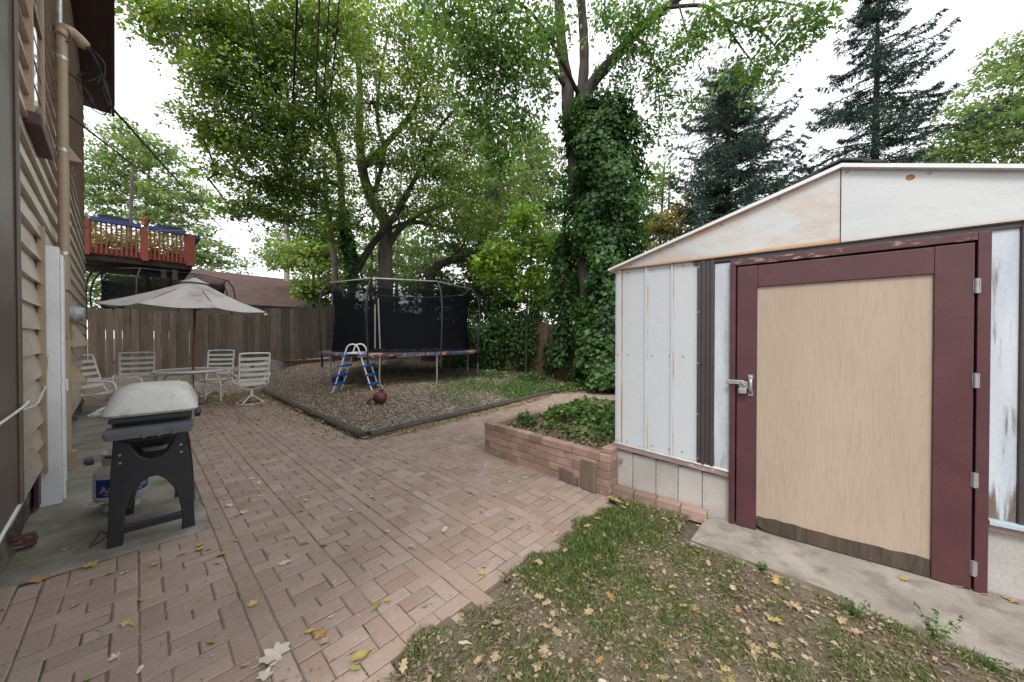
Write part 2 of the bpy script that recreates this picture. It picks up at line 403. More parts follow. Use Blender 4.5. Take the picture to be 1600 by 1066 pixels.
class MB:
    def __init__(s):
        s.v = []; s.f = []; s.r = []; s.mi = []; s.mask = None

    def add(s, vs, fs, rnd=None, mi=0):
        o = len(s.v)
        s.v.extend(V(v) for v in vs)
        r = random.random() if rnd is None else rnd
        for f in fs:
            s.f.append([i + o for i in f]); s.r.append(r); s.mi.append(mi)
        return s

    def box(s, lo, hi, rnd=None, mi=0, R=None, c=None):
        x0, y0, z0 = lo; x1, y1, z1 = hi
        vs = [V(p) for p in ((x0, y0, z0), (x1, y0, z0), (x1, y1, z0), (x0, y1, z0), (x0, y0, z1), (x1, y0, z1), (x1, y1, z1), (x0, y1, z1))]
        if R is not None:
            c = V(c) if c is not None else V((0, 0, 0))
            vs = [R @ v + c for v in vs]
        return s.add(vs, [(0, 3, 2, 1), (4, 5, 6, 7), (0, 1, 5, 4), (1, 2, 6, 5), (2, 3, 7, 6), (3, 0, 4, 7)], rnd, mi)

    def bar(s, p, q, w, t, up=UP, rnd=None, mi=0):
        p, q = V(p), V(q)
        d = q - p; L = d.length; d.normalize()
        sd = d.cross(up)
        if sd.length < 1e-4: sd = d.cross(V((1, 0, 0)))
        sd.normalize(); u = sd.cross(d)
        R = axes(d, sd, u)
        return s.box((0, -w / 2, -t / 2), (L, w / 2, t / 2), rnd, mi, R, p)

    def tube(s, pts, r, n=8, closed=False, rnd=None, mi=0, cap=True):
        pts = [V(p) for p in pts]
        N = len(pts)
        rs = r if isinstance(r, (list, tuple)) else [r] * N
        vs = []
        prev = None
        for i, p in enumerate(pts):
            if closed: t = pts[(i + 1) % N] - pts[i - 1]
            else: t = pts[min(i + 1, N - 1)] - pts[max(i - 1, 0)]
            if t.length < 1e-9: t = V((0, 0, 1))
            t.normalize()
            if prev is None:
                x = t.orthogonal().normalized()
            else:
                x = prev - t * prev.dot(t)
                if x.length < 1e-6: x = t.orthogonal()
                x.normalize()
            prev = x
            y = t.cross(x)
            for k in range(n):
                a = 2 * PI * k / n
                vs.append(p + (x * math.cos(a) + y * math.sin(a)) * rs[i])
        fs = []
        for i in range(N if closed else N - 1):
            j = (i + 1) % N
            for k in range(n):
                l = (k + 1) % n
                fs.append((i * n + k, i * n + l, j * n + l, j * n + k))
        if cap and not closed:
            fs.append(tuple(reversed(range(n)))); fs.append(tuple((N - 1) * n + k for k in range(n)))
        return s.add(vs, fs, rnd, mi)

    def lathe(s, prof, c=(0, 0, 0), n=24, rnd=None, mi=0, R=None):
        c = V(c); vs = []
        for r, z in prof:
            for k in range(n):
                a = 2 * PI * k / n
                p = V((r * math.cos(a), r * math.sin(a), z))
                vs.append((R @ p if R is not None else p) + c)
        fs = []
        for i in range(len(prof) - 1):
            for k in range(n):
                l = (k + 1) % n
                fs.append((i * n + k, i * n + l, (i + 1) * n + l, (i + 1) * n + k))
        return s.add(vs, fs, rnd, mi)

    def prism(s, poly, fn, w0, w1, rnd=None, mi=0):
        n = len(poly)
        vs = [fn(u, w, w0) for u, w in poly] + [fn(u, w, w1) for u, w in poly]
        fs = [tuple(range(n)), tuple(reversed(range(n, 2 * n)))]
        fs += [(i, i + n, (i + 1) % n + n, (i + 1) % n) for i in range(n)]
        return s.add(vs, fs, rnd, mi)

    def build(s, name, mats, parent=None, smooth=None, bevel=0.0, world=False, seg=2, fixn=True):
        me = bpy.data.meshes.new(name)
        vs = s.v
        if parent is not None and world:
            inv = MATX[parent].inverted()
            vs = [inv @ v for v in vs]
        me.from_pydata([tuple(v) for v in vs], [], s.f)
        if not isinstance(mats, (list, tuple)): mats = [mats]
        for m in mats: me.materials.append(m)
        if len(mats) > 1: me.polygons.foreach_set('material_index', s.mi)
        at = me.attributes.new('rnd', 'FLOAT', 'FACE')
        at.data.foreach_set('value', s.r)
        if s.mask is not None:
            am = me.attributes.new('mask', 'FLOAT', 'POINT')
            am.data.foreach_set('value', [s.mask(v) for v in vs])
        if fixn:
            bm = bmesh.new(); bm.from_mesh(me)
            bmesh.ops.recalc_face_normals(bm, faces=bm.faces)
            bm.to_mesh(me); bm.free()
        if smooth is not None:
            me.polygons.foreach_set('use_smooth', [True] * len(me.polygons))
            me.set_sharp_from_angle(angle=math.radians(smooth))
        me.update()
        o = bpy.data.objects.new(name, me)
        COL.objects.link(o)
        if parent is not None:
            o.parent = parent
            MATX[o] = MATX[parent]
        else:
            MATX[o] = Matrix.Identity(4)
        if bevel:
            b = o.modifiers.new('bevel', 'BEVEL')
            b.width = bevel; b.segments = seg; b.limit_method = 'ANGLE'; b.angle_limit = math.radians(40)
        return o


def curve_pts(pts, n=8):
    """Catmull-Rom through pts."""
    pts = [V(p) for p in pts]
    P = [pts[0] * 2 - pts[1]] + pts + [pts[-1] * 2 - pts[-2]]
    out = []
    for i in range(1, len(P) - 2):
        a, b, c, d = P[i - 1], P[i], P[i + 1], P[i + 2]
        for k in range(n):
            t = k / n
            out.append(0.5 * ((2 * b) + (c - a) * t + (2 * a - 5 * b + 4 * c - d) * t * t + (3 * b - 3 * c + d - a) * t ** 3))
    out.append(pts[-1])
    return out


def npn(a):
    return a / np.maximum(np.linalg.norm(a, axis=1, keepdims=True), 1e-9)


def leaf_mesh(name, P, A, N, size, ratio, rnd, mat, parent=None, fold=0.12, label=None):
    """Many small rhombic faces: P base, A axis, N normal."""
    P = np.asarray(P, float); n = len(P)
    A = npn(np.asarray(A, float)); N = np.asarray(N, float)
    N = npn(N - A * np.sum(A * N, 1, keepdims=True))
    Sd = np.cross(A, N)
    size = np.broadcast_to(np.asarray(size, float), (n,))[:, None]
    mid = P + A * size * 0.45
    v = np.empty((n, 4, 3))
    v[:, 0] = P; v[:, 2] = P + A * size - N * size * fold
    v[:, 1] = mid + Sd * size * ratio * 0.5 + N * size * fold
    v[:, 3] = mid - Sd * size * ratio * 0.5 + N * size * fold
    v = v.reshape(-1, 3)
    if parent is not None:
        inv = np.array(MATX[parent].inverted())
        v = v @ inv[:3, :3].T + inv[:3, 3]
    me = bpy.data.meshes.new(name)
    me.vertices.add(4 * n); me.vertices.foreach_set('co', v.ravel())
    me.loops.add(4 * n); me.loops.foreach_set('vertex_index', np.arange(4 * n, dtype=np.int32))
    me.polygons.add(n)
    me.polygons.foreach_set('loop_start', np.arange(0, 4 * n, 4, dtype=np.int32))
    me.update(calc_edges=True)
    me.materials.append(mat)
    at = me.attributes.new('rnd', 'FLOAT', 'FACE')
    at.data.foreach_set('value', np.asarray(rnd, np.float32))
    me.validate()
    o = bpy.data.objects.new(name, me)
    COL.objects.link(o)
    if parent is not None: o.parent = parent
    return o


def rdirs(n, zlo=-1.0, zhi=1.0):
    z = rng.uniform(zlo, zhi, n); a = rng.uniform(0, 2 * PI, n)
    r = np.sqrt(np.maximum(0, 1 - z * z))
    return np.stack([r * np.cos(a), r * np.sin(a), z], 1)


exec_order = []

# ------------------------------------------------------------------ ground and paving
def ground():
    b = MB()
    xs = np.concatenate([[-400, -120, -50, -30], np.arange(-20, 12.1, 0.5), [20, 40, 120, 400]])
    ys = np.concatenate([[-60, -20, -8], np.arange(-4, 20.1, 0.5), [28, 45, 120, 500]])
    vs = []
    for y in ys:
        for x in xs:
            vs.append((x, y, zg(x, y) - 0.035))
    nx = len(xs)
    fs = [(j * nx + i, j * nx + i + 1, (j + 1) * nx + i + 1, (j + 1) * nx + i) for j in range(len(ys) - 1) for i in range(nx - 1)]
    b.add(vs, fs)
    o = b.build('ground', M['soil'], smooth=60)
    tag(o, kind='structure')


U = 0.0925


def in_patio(a, b):
    if a < 1.36 + 0.05 * math.sin(b * 9) + 0.03 * math.sin(b * 23) and b > 0.62 + 0.05 * math.sin(a * 11): return False
    if 3.36 < a and b < 0.365: return False
    if a > 4.70 + 0.07 * (b - 2.15) and b > 2.02: return False
    if a > 12.4 or b > 8.0: return False
    return True


def patio():
    b = MB()
    cuts = [(-0.93, 4), (-0.56 + 0.0, 4), (-0.19 - 0.19, 4)]
    # strips of four units with a single soldier row after every second strip
    edges = []
    x = 0.365
    for w in (-4, -4, -1, -4, -4):
        edges.append((x + w * U, -w)); x += w * U
    x = 0.365
    seq = [1, 4, 4] * 10
    for w in seq:
        edges.append((x, w)); x += w * U
    g = 0.0022

    def brick(a0, a1, b0, b1):
        ca, cb = (a0 + a1) / 2, (b0 + b1) / 2
        if not in_patio(ca, cb): return
        p = AB(ca, cb)
        if p.y < 0.2 or abs(p.x) > 9: return
        h = random.gauss(0, 0.0012); ta = random.gauss(0, 0.0012); tb = random.gauss(0, 0.0012)
        z = lambda aa, bb: h + (aa - ca) / 0.1 * ta + (bb - cb) / 0.1 * tb + zg(*AB(aa, bb).xy)
        e = 0.006
        jit = lambda: random.gauss(0, 0.0012)
        o = [(a0 + g + jit(), b0 + g + jit()), (a1 - g + jit(), b0 + g + jit()), (a1 - g + jit(), b1 - g + jit()), (a0 + g + jit(), b1 - g + jit())]
        sg = [(1, 1), (-1, 1), (-1, -1), (1, -1)]
        top = [AB(q[0] + e * k[0], q[1] + e * k[1], z(*q)) for q, k in zip(o, sg)]
        mid = [AB(q[0], q[1], z(*q) - 0.005) for q in o]
        bot = [AB(q[0], q[1], z(*q) - 0.03) for q in o]
        fs = [(0, 1, 2, 3)] + [(4 + i, 4 + (i + 1) % 4, (i + 1) % 4, i) for i in range(4)] + [(8 + i, 8 + (i + 1) % 4, 4 + (i + 1) % 4, 4 + i) for i in range(4)]
        b.add(top + mid + bot, fs)

    for (b0, w) in edges:
        ph = random.choice([0, 1, 2]) * U + 0.03
        if w == 1:
            a = -1.5 + ph
            while a < 12.5:
                brick(a, a + 2 * U, b0, b0 + U); a += 2 * U
        else:
            a = -1.5 + ph
            while a < 12.5:
                brick(a, a + U, b0, b0 + 2 * U); brick(a, a + U, b0 + 2 * U, b0 + 4 * U)
                a += U
                brick(a, a + 2 * U, b0, b0 + U); brick(a, a + 2 * U, b0 + 3 * U, b0 + 4 * U)
                brick(a, a + U, b0 + U, b0 + 3 * U); brick(a + U, a + 2 * U, b0 + U, b0 + 3 * U)
                a += 2 * U
    o = b.build('patio', M['paver'], fixn=True)
    tag(o, kind='structure')
    # jointing sand below the bricks
    j = MB()
    aa = np.arange(-1.6, 12.9, 0.3); bb = np.arange(-1.2, 8.1, 0.3)
    vs = [AB(x, y, zg(*AB(x, y).xy) - 0.0055) for x in aa for y in bb]
    nb = len(bb)
    fs = []
    for i in range(len(aa) - 1):
        for k in range(nb - 1):
            if in_patio(aa[i] + .15, bb[k] + .15) or in_patio(aa[i], bb[k]) or in_patio(aa[i] + .3, bb[k] + .3) or in_patio(aa[i], bb[k] + .3):
                fs.append((i * nb + k, i * nb + k + 1, (i + 1) * nb + k + 1, (i + 1) * nb + k))
    j.add(vs, fs)
    o = j.build('patio_sand_bed', M['joint'])
    tag(o, kind='structure')


def slab(name, poly, z0, z1, mat, sub=0.15, amp=0.004):
    """Concrete slab with a broken, uneven edge."""
    b = MB()
    n = len(poly)
    pts = []
    for i in range(n):
        p, q = V(poly[i]), V(poly[(i + 1) % n])
        k = max(1, int((q - p).length / sub))
        for m_ in range(k):
            w = p.lerp(q, m_ / k)
            pts.append(w + V((random.gauss(0, amp), random.gauss(0, amp), 0)))
    b.prism([(p.x, p.y) for p in pts], lambda u, v, w: V((u, v, w)), z0, z1)
    o = b.build(name, mat, bevel=0.012)
    tag(o, kind='structure')
    return o


def paving():
    slab('concrete_pad', [AB(3.40, -0.62), AB(3.34, 0.357), AB(12.2, 0.357), AB(12.2, -0.95)], -0.05, 0.012, M['mossy'], 0.2, 0.008)
    # threshold slab before the shed door
    p = [G(1098, 814), G(1075, 853), G(1330, 955), G(1640, 1075), G(1760, 1060), G(1540, 938)]
    p = [V((q.x, q.y, 0)) for q in p]
    SD = V((0.7918, -0.6108, 0)); SN = V((0.6109, 0.7918, 0)); C0 = V((0.939, 3.137, 0))
    back = [C0 + SD * 3.1 + SN * 0.02, C0 + SD * 0.86 + SN * 0.02]
    p = [back[1], G(1098, 814), G(1075, 853), G(1330, 957), G(1640, 1078), C0 + SD * 3.1 - SN * 0.45, back[0]]
    slab('concrete_path', [V((q.x, q.y, 0)) for q in p], -0.05, 0.022, M['concrete'], 0.3, 0.006)


# ------------------------------------------------------------------ house
HA = V((-0.754, 0.657, 0)); HB = V((0.657, 0.754, 0))
HW = -0.42


def house():
    org = HB * HW
    # local x = along the wall (a), local y = away from the wall outward, mirrored via -y
    R = axes(HA, -HB)
    root = thing('house', 'tan lap sided house along the left edge with a white storm door and maroon eave', 'house', org, R)
    P = lambda a, o, z: V((a, -o, z))
    a0, a1 = 3.3, 11.3
    b = MB()
    z = 0.36; ex = 0.184; top = 6.9
    while z < top:
        n = 10
        prev = None
        for i in range(n):
            x0 = a0 + (a1 - a0) * i / n; x1 = a0 + (a1 - a0) * (i + 1) / n
            w0 = 0.034 + 0.004 * math.sin(x0 * 2.1 + z * 5); w1 = 0.034 + 0.004 * math.sin(x1 * 2.1 + z * 5)
            b.add([P(x0, w0, z), P(x1, w1, z), P(x1, 0.002, z + ex + .01), P(x0, 0.002, z + ex + .01), P(x0, 0.0, z), P(x1, 0.0, z)],
                  [(0, 1, 2, 3), (4, 5, 1, 0)], rnd=0.5)
        z += ex
    b.box((a0, 0.0, 0.36), (a1, 3.0, top))
    b.build('siding_wall', M['siding'], root)
    f = MB()
    # rough foundation
    na, nz = 60, 6
    vs = []
    for i in range(na + 1):
        for k in range(nz + 1):
            a = 1.0 + (a1 - 1.0) * i / na
            vs.append(P(a, -0.07 + 0.035 * math.sin(a * 5 + k) * math.sin(k * 2.3 + a * 3) + random.gauss(0, 0.01) + 0.04 * (1 - k / nz), -0.05 + 0.46 * k / nz))
    f.add(vs, [(i * (nz + 1) + k, (i + 1) * (nz + 1) + k, (i + 1) * (nz + 1) + k + 1, i * (nz + 1) + k + 1) for i in range(na) for k in range(nz)])
    f.build('foundation', M['foundation'], root, smooth=60)
    c = MB()
    c.box((1.2, -0.055, 0.46), (3.42, 0.3, 7.0))
    c.box((3.37, -0.07, 0.46), (3.425, -0.0551, 7.0))
    c.build('corner_board', M['brown_trim'], root, bevel=0.006)
    c = MB(); c.box((1.3, -0.063, 0.448), (3.42, 0.0, 0.4595)); c.build('flashing', M['white_paint'], root)
    c = MB(); c.box((a1, -0.02, 0.34), (a1 + 0.05, 0.3, 6.9)); c.build('corner_trim', M['brown_trim'], root, bevel=0.004)
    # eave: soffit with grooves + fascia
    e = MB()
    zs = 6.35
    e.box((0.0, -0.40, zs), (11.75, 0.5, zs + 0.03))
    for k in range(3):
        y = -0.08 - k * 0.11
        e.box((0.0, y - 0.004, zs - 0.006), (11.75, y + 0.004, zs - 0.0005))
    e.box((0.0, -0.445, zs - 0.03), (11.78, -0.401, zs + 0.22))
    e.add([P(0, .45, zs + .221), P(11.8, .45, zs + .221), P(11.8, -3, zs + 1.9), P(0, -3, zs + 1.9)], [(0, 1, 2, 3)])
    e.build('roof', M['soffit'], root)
    # storm door
    d = MB(); d.box((4.86, -0.055, 0.03), (5.44, -0.02, 2.08))
    dr = d.build('door', M['white_paint'], root, bevel=0.004)
    p = MB()
    p.box((4.76, -0.115, 0.0), (4.85, 0, 2.16)); p.box((5.45, -0.1, 0.0), (5.52, 0, 2.16)); p.box((4.851, -0.1, 2.085), (5.449, 0, 2.16))
    p.box((4.80, -0.135, 0.03), (4.835, -0.116, 2.1))
    p.build('frame', M['white_paint'], dr, bevel=0.004)
    p = MB(); p.box((4.93, -0.061, 1.12), (5.37, -0.056, 1.98)); p.build('pane', M['glass'], dr)
    p = MB(); p.box((4.93, -0.064, 0.12), (5.37, -0.056, 0.95)); p.build('panel', M['white_paint'], dr, bevel=0.006)
    p = MB(); p.tube([(5.38, -0.055, 1.0), (5.38, -0.11, 1.0), (5.38, -0.11, 0.9), (5.38, -0.055, 0.9)], 0.012, 8); p.build('handle', M['white_metal'], dr, smooth=40)
    p = MB(); p.box((4.62, -0.012, 0.05), (4.758, 0.01, 2.2)); p.build('door_casing', M['maroon'], root)
    # tan channel at siding end
    p = MB(); p.box((4.68, -0.05, 0.30), (4.73, -0.0125, 2.3)); p.build('siding_channel', M['beige_pipe'], root)
    # window
    w = MB(); 
    w.box((4.20, -0.05, 3.0), (4.235, 0.01, 4.8)); w.box((4.80, -0.05, 3.0), (4.835, 0.01, 4.8)); w.box((4.236, -0.05, 4.73), (4.799, 0.01, 4.8)); w.box((4.236, -0.045, 3.85), (4.799, 0.01, 3.9))
    wn = w.build('window', M['beige_pipe'], root, bevel=0.004)
    w = MB(); w.box((4.236, -0.032, 3.01), (4.799, -0.02, 4.73)); w.build('pane', M['glass'], wn)
    w = MB(); w.box((4.16, -0.085, 2.91), (4.9, 0.0, 2.999)); w.build('sill', M['maroon'], wn, bevel=0.006)
    # vent hoods
    for (a, zc, s_) in ((6.9, 3.65, 0.11), (8.0, 1.42, 0.16), (7.35, 0.93, 0.13)):
        v = MB()
        v.add([P(a - s_, .02, zc + s_), P(a + s_, .02, zc + s_), P(a + s_, .02, zc - s_), P(a - s_, .02, zc - s_),
               P(a - s_ * .8, .06, zc + s_ * .8), P(a + s_ * .8, .06, zc + s_ * .8), P(a + s_ * .8, .17, zc - s_ * .8), P(a - s_ * .8, .17, zc - s_ * .8)],
              [(0, 1, 2, 3), (4, 5, 6, 7), (0, 1, 5, 4), (1, 2, 6, 5), (2, 3, 7, 6), (3, 0, 4, 7)])
        v.build('vent_hood', M['beige_pipe'], root, bevel=0.004)
    # thin pale wires fixed to the siding
    w = MB()
    w.tube(curve_pts([P(3.44, .085, 1.03), P(3.2, .085, 1.02), P(2.5, .08, 1.02)]), 0.007, 6)
    w.tube(curve_pts([P(4.74, .06, 1.25), P(4.7, .045, 1.02), P(4.45, .05, .98), P(4.2, .05, .93), P(3.9, .05, 0.94), P(3.43, .06, 0.98)]), 0.006, 6)
    w.build('wire', M['pale_cable'], root, smooth=60)
    return root


def mast():
    org = HB * HW
    R = axes(HA, -HB)
    P = lambda a, o, z: V((a, -o, z))
    base = org + HA * 5.9
    root = thing('service_mast', 'beige electric service pipe with a round meter on the side of the house', 'electric mast', base, R)
    b = MB(); b.tube([P(0, .075, 1.9), P(0, .075, 3.2), P(0, .075, 4.55)], 0.04, 16); b.build('pipe', M['beige_pipe'], root, smooth=40)
    b = MB(); b.tube([P(0.02, .075, .12), P(0.02, .075, 1.45)], 0.035, 14); b.box((-0.03, -0.14, 0.0), (0.09, -0.03, 0.2)); b.build('conduit', M['beige_pipe'], root, smooth=40)
    b = MB(); b.tube([P(0.05, .06, 4.3), P(0.05, .06, 5.4)], 0.022, 10); b.build('guy_pipe', M['steel'], root, smooth=40)
    b = MB()
    b.tube(curve_pts([P(-.03, .07, 4.52), P(0, .09, 4.60), P(0.03, .16, 4.61), P(0.05, .24, 4.54)], 5), [.045] * 5 + [.062] * 5 + [.055] * 5 + [.035], 14)
    b.build('weatherhead', M['beige_pipe'], root, smooth=50)
    for z in (4.3, 3.35, 2.28):
        b = MB(); b.lathe([(.0425, -.018), (.0445, -.018), (.0445, .018), (.0425, .018)], P(0, .075, z), 18); b.box((-.055, -.03, z - .012), (.055, -.005, z + .012)); b.build('strap', M['steel'], root, smooth=40)
    b = MB(); b.box((-0.04, -0.10, 1.4), (0.40, -0.02, 1.88)); b.build('meter_box', M['beige_pipe'], root, bevel=0.008)
    Rm = Matrix.Rotation(PI / 2, 3, 'X')
    b = MB(); b.lathe([(.0, .105), (.06, .103), (.076, .09), (.08, .04), (.09, .03), (.09, 0), (.085, 0)], P(0.22, .10, 1.66), 24, R=Rm); b.build('meter', M['meter_glass'], root, smooth=40)
    b = MB(); b.box((0.19, -0.208, 1.63), (0.25, -0.2045, 1.67)); b.build('meter_dial', M['black_plastic'], root)


def cables():
    W = lambda a, o, z: HA * a + HB * (HW + o) + V((0, 0, z))
    wh = W(5.93, .25, 4.53)
    b = MB()
    lo = D(165, 120, 4.2); tip = D(172, 160, 4.2)
    for k in range(3):
        j = lambda s_: V((random.gauss(0, s_), random.gauss(0, s_), random.gauss(0, s_)))
        b.tube(curve_pts([wh + j(.015), D(130, 62, 4.05) + j(.03), D(152, 100, 4.15) + j(.03), D(166, 140, 4.2) + j(.02), D(172, 168, 4.2) + j(.02),
                          D(155, 173, 4.2) + j(.03), D(134, 155, 4.15) + j(.03), D(130, 128, 4.15) + j(.02), D(148, 119, 4.2) + j(.02), D(160, 132, 4.2) + j(.03)], 8), 0.0065, 6)
    b.tube(curve_pts([W(5.86, .12, 4.48), D(78, 60, 3.7), D(90, 95, 3.8), D(112, 118, 4.0), D(132, 126, 4.1), D(158, 120, 4.2)], 8), 0.008, 6)
    o = b.build('cable_coil', M['cable'], smooth=60)
    tag(o, 'looped black cables hanging from the pipe head by the eave', 'cable')

    def cab(pts, r, label, name='overhead_cable', sag=0.0):
        c = MB(); p, q = pts
        n = 24
        P = [p.lerp(q, i / n) - V((0, 0, sag * 4 * (i / n) * (1 - i / n))) for i in range(n + 1)]
        c.tube(P, r, 6)
        tag(c.build(name, M['cable'], smooth=60), label, 'cable')

    cab((D(172, 165, 4.2), D(385, 388, 21)), 0.014, 'twisted black service cable running from the eave down to the right past the deck', 'service_cable', .18)
    cab((W(5.9, .1, 3.75), D(350, 345, 22)), 0.011, 'thin black cable leaving the beige pipe toward the pale tree', 'service_cable', .25)
    cab((W(7.5, .05, 2.9), D(330, 350, 20)), 0.008, 'thinnest cable leaving the house wall just above the deck rail', 'service_cable', .2)
    cab((D(384, -22, 6), D(447, 350, 22)), 0.012, 'leftmost overhead wire slanting right through the maple crown', sag=.1)
    cab((D(465, -22, 6), D(449, 372, 22)), 0.022, 'thickest overhead cable dropping steeply to the utility pole', sag=.1)
    cab((D(500, -22, 6), D(484, 400, 25)), 0.014, 'overhead wire just right of the thickest cable', sag=.05)
    cab((D(516, -22, 6), D(490, 400, 25)), 0.012, 'overhead wire between the two rightmost wires, thin and straight', sag=.05)
    cab((D(532, -22, 6), D(494, 400, 25)), 0.012, 'rightmost overhead wire crossing the maple crown', sag=.05)
    # pole
    pb = D(448, 440, 22)
    root = thing('utility_pole', 'pale grey utility pole standing behind the garage roof', 'utility pole', (pb.x, pb.y, 0.0))
    b = MB(); b.tube([(0, 0, 0), (0, 0, 5), (0, 0, 9.6)], [.19, .17, .14], 12); b.build('pole', M['polewood'], root, smooth=50)
    b = MB(); b.bar((-1, 0, 9.1), (1, 0, 9.1), .09, .11); b.build('crossarm', M['polewood'], root)


def small_board():
    p = G(16, 848, 0.09)
    root = MB()
    R = axes(HB, HA * -1.0)
    c = G(22, 856, 0.03)
    root.box((-0.14, -0.05, 0.0), (0.09, 0.05, 0.03), R=R, c=c)
    root.box((-0.14, -0.05, 0.031), (0.085, 0.045, 0.055), R=R, c=c)
    root.box((-0.14, -0.012, 0.0555), (0.08, 0.04, 0.075), R=R, c=c)
    o = root.build('painted_board', M['maroon_worn'], bevel=0.004)
    tag(o, 'dark red painted wood offcut lying against the house foundation', 'board')


# ------------------------------------------------------------------ shed
def shed():
    SD = V((0.7918, -0.6108, 0)).normalized(); SN = V((0.6108, 0.7918, 0)).normalized()
    root = thing('shed', 'white metal garden shed with a maroon framed plywood door and rusting gable', 'shed', (0.939, 3.137, 0), axes(SD, SN))
    W = 2.96; AXs = 1.48; ez = 2.02; az = 2.485; dep = 2.6
    sill = lambda s_: 0.455 - 0.055 * min(s_, .89) / .89
    # block base
    xs = [0.0, .155, .35, .525, .70, .885]
    b = MB()
    for i in range(5):
        x0, x1 = xs[i], xs[i + 1]
        b.box((x0 + .002, 0.012 + random.uniform(0, .004), -0.05), (x1 - .002, .14, sill(x1) - .062))
    for x0, x1 in ((2.075, 2.47), (2.474, 2.96)):
        b.box((x0, 0.014, -0.05), (x1, .14, .355))
    b.box((0, .2, -.05), (.14, dep, .40)); b.box((W - .14, .2, -.05), (W, dep, .40))
    b.build('block_base', M['block'], root, bevel=0.005)
    # sill boards
    b = MB()
    b.add([(0 - .02, -.02, sill(0) - .05), (.884, -.02, sill(.89) - .05), (.884, .1, sill(.89) - .05), (-.02, .1, sill(0) - .05),
           (0 - .02, -.02, sill(0) - .008), (.884, -.02, sill(.89) - .008), (.884, .1, sill(.89) - .008), (-.02, .1, sill(0) - .008)],
          [(0, 3, 2, 1), (4, 5, 6, 7), (0, 1, 5, 4), (1, 2, 6, 5), (2, 3, 7, 6), (3, 0, 4, 7)])
    b.build('sill_board', M['sill'], root, bevel=0.004)
    b = MB(); b.box((2.07, -.02, .36), (W, .1, .395)); b.build('sill_board', M['sill'], root, bevel=0.004)
    b = MB(); b.box((2.07, -.045, .40), (W, .02, .425)); b.build('flashing', M['blue_sill'], root, bevel=0.003)
    b = MB()
    b.add([(0, -.028, sill(0) - .006), (.884, -.028, sill(.89) - .006), (.884, 0, sill(.89) - .006), (0, 0, sill(0) - .006),
           (0, -.012, sill(0) + .012), (.884, -.012, sill(.89) + .012), (.884, 0, sill(.89) + .012), (0, 0, sill(0) + .012)],
          [(0, 3, 2, 1), (4, 5, 6, 7), (0, 1, 5, 4), (1, 2, 6, 5), (2, 3, 7, 6), (3, 0, 4, 7)])
    b.build('flashing', M['dull_steel'], root, bevel=0.003)

    # ribbed metal wall panels
    def ribs(x0, x1, rb, name):
        prof = [(x0, 0.0)]
        for r0, r1 in rb:
            prof += [(r0, 0.0), (r0 + .006, -.014), (r1 - .006, -.014), (r1, 0.0)]
        prof.append((x1, 0.0))
        # dense columns so that the rust mask can follow the ribs
        p2 = []
        for (xa, ya), (xb, yb) in zip(prof[:-1], prof[1:]):
            k = max(1, int((xb - xa) / .012))
            p2 += [(xa + (xb - xa) * i / k, ya + (yb - ya) * i / k) for i in range(k)]
        p2.append(prof[-1])
        bb = MB(); nz = 30
        vs = [(x, y, sill(x) + .004 + (2.03 - sill(x)) * k / nz) for x, y in p2 for k in range(nz + 1)]
        bb.add(vs, [(i * (nz + 1) + k, (i + 1) * (nz + 1) + k, (i + 1) * (nz + 1) + k + 1, i * (nz + 1) + k + 1) for i in range(len(p2) - 1) for k in range(nz)], rnd=.5)
        lines = [(.062, 1.0), (.286, .82), (.49, .8)]
        def mk(v):
            m_ = 0.15
            for lx, s_ in lines:
                m_ = max(m_, s_ * max(0, 1 - abs(v.x - lx) / .016))
            m_ = max(m_, .55 * max(0, 1 - (2.03 - v.z) / .06), .42 * max(0, 1 - (v.z - sill(v.x)) / .08))
            return m_
        bb.mask = mk
        return bb.build(name, M['shed_metal'], root, smooth=25)

    ribs(0.0, .665, [(.012, .060), (.258, .284), (.465, .488)], 'wall_panel')
    ribs(2.30, W, [(2.45, 2.48), (2.7, 2.73)], 'wall_panel')
    b = MB(); b.box((0.0, .001, sill(0)), (.02, dep, 2.0)); b.box((W - .02, .001, .4), (W, dep, 2.0)); b.box((.02, dep - .02, .4), (W - .02, dep, 2.0))
    b.mask = lambda v: .2
    b.build('side_wall', M['shed_metal'], root)
    # screws
    for x in (.03, .11, .32, .46, .56):
        for z in (1.25, .48, 1.98):
            b = MB(); b.lathe([(0, .006), (.006, .004), (.007, 0)], (x, -.001 if not (.012 < x < .06) else -.015, z), 8, R=Matrix.Rotation(PI / 2, 3, 'X')); b.build('screw', M['dull_steel'], root)
    for z in (.45, .8, 1.2, 1.6, 1.95):
        for x in (.672, .776):
            b = MB(); b.lathe([(0, .006), (.006, .004), (.007, 0)], (x, -.02, z), 8, R=Matrix.Rotation(PI / 2, 3, 'X')); b.build('screw', M['dull_steel'], root)
    # dark corrugated trim strips
    for x0, x1 in ((.664, .783), (2.168, 2.30)):
        b = MB()
        w = x1 - x0
        for i in range(4):
            c0 = x0 + w * i / 4
            b.box((c0 + .002, -.02 - .006 * (i % 2), sill(x0) + .0), (c0 + w / 4 - .002, .01, 2.015))
        b.box((x0, -.014, sill(x0) + .0), (x1, .012, 2.012))
        b.build('dark_strip', M['dark_trim'], root, bevel=0.003)

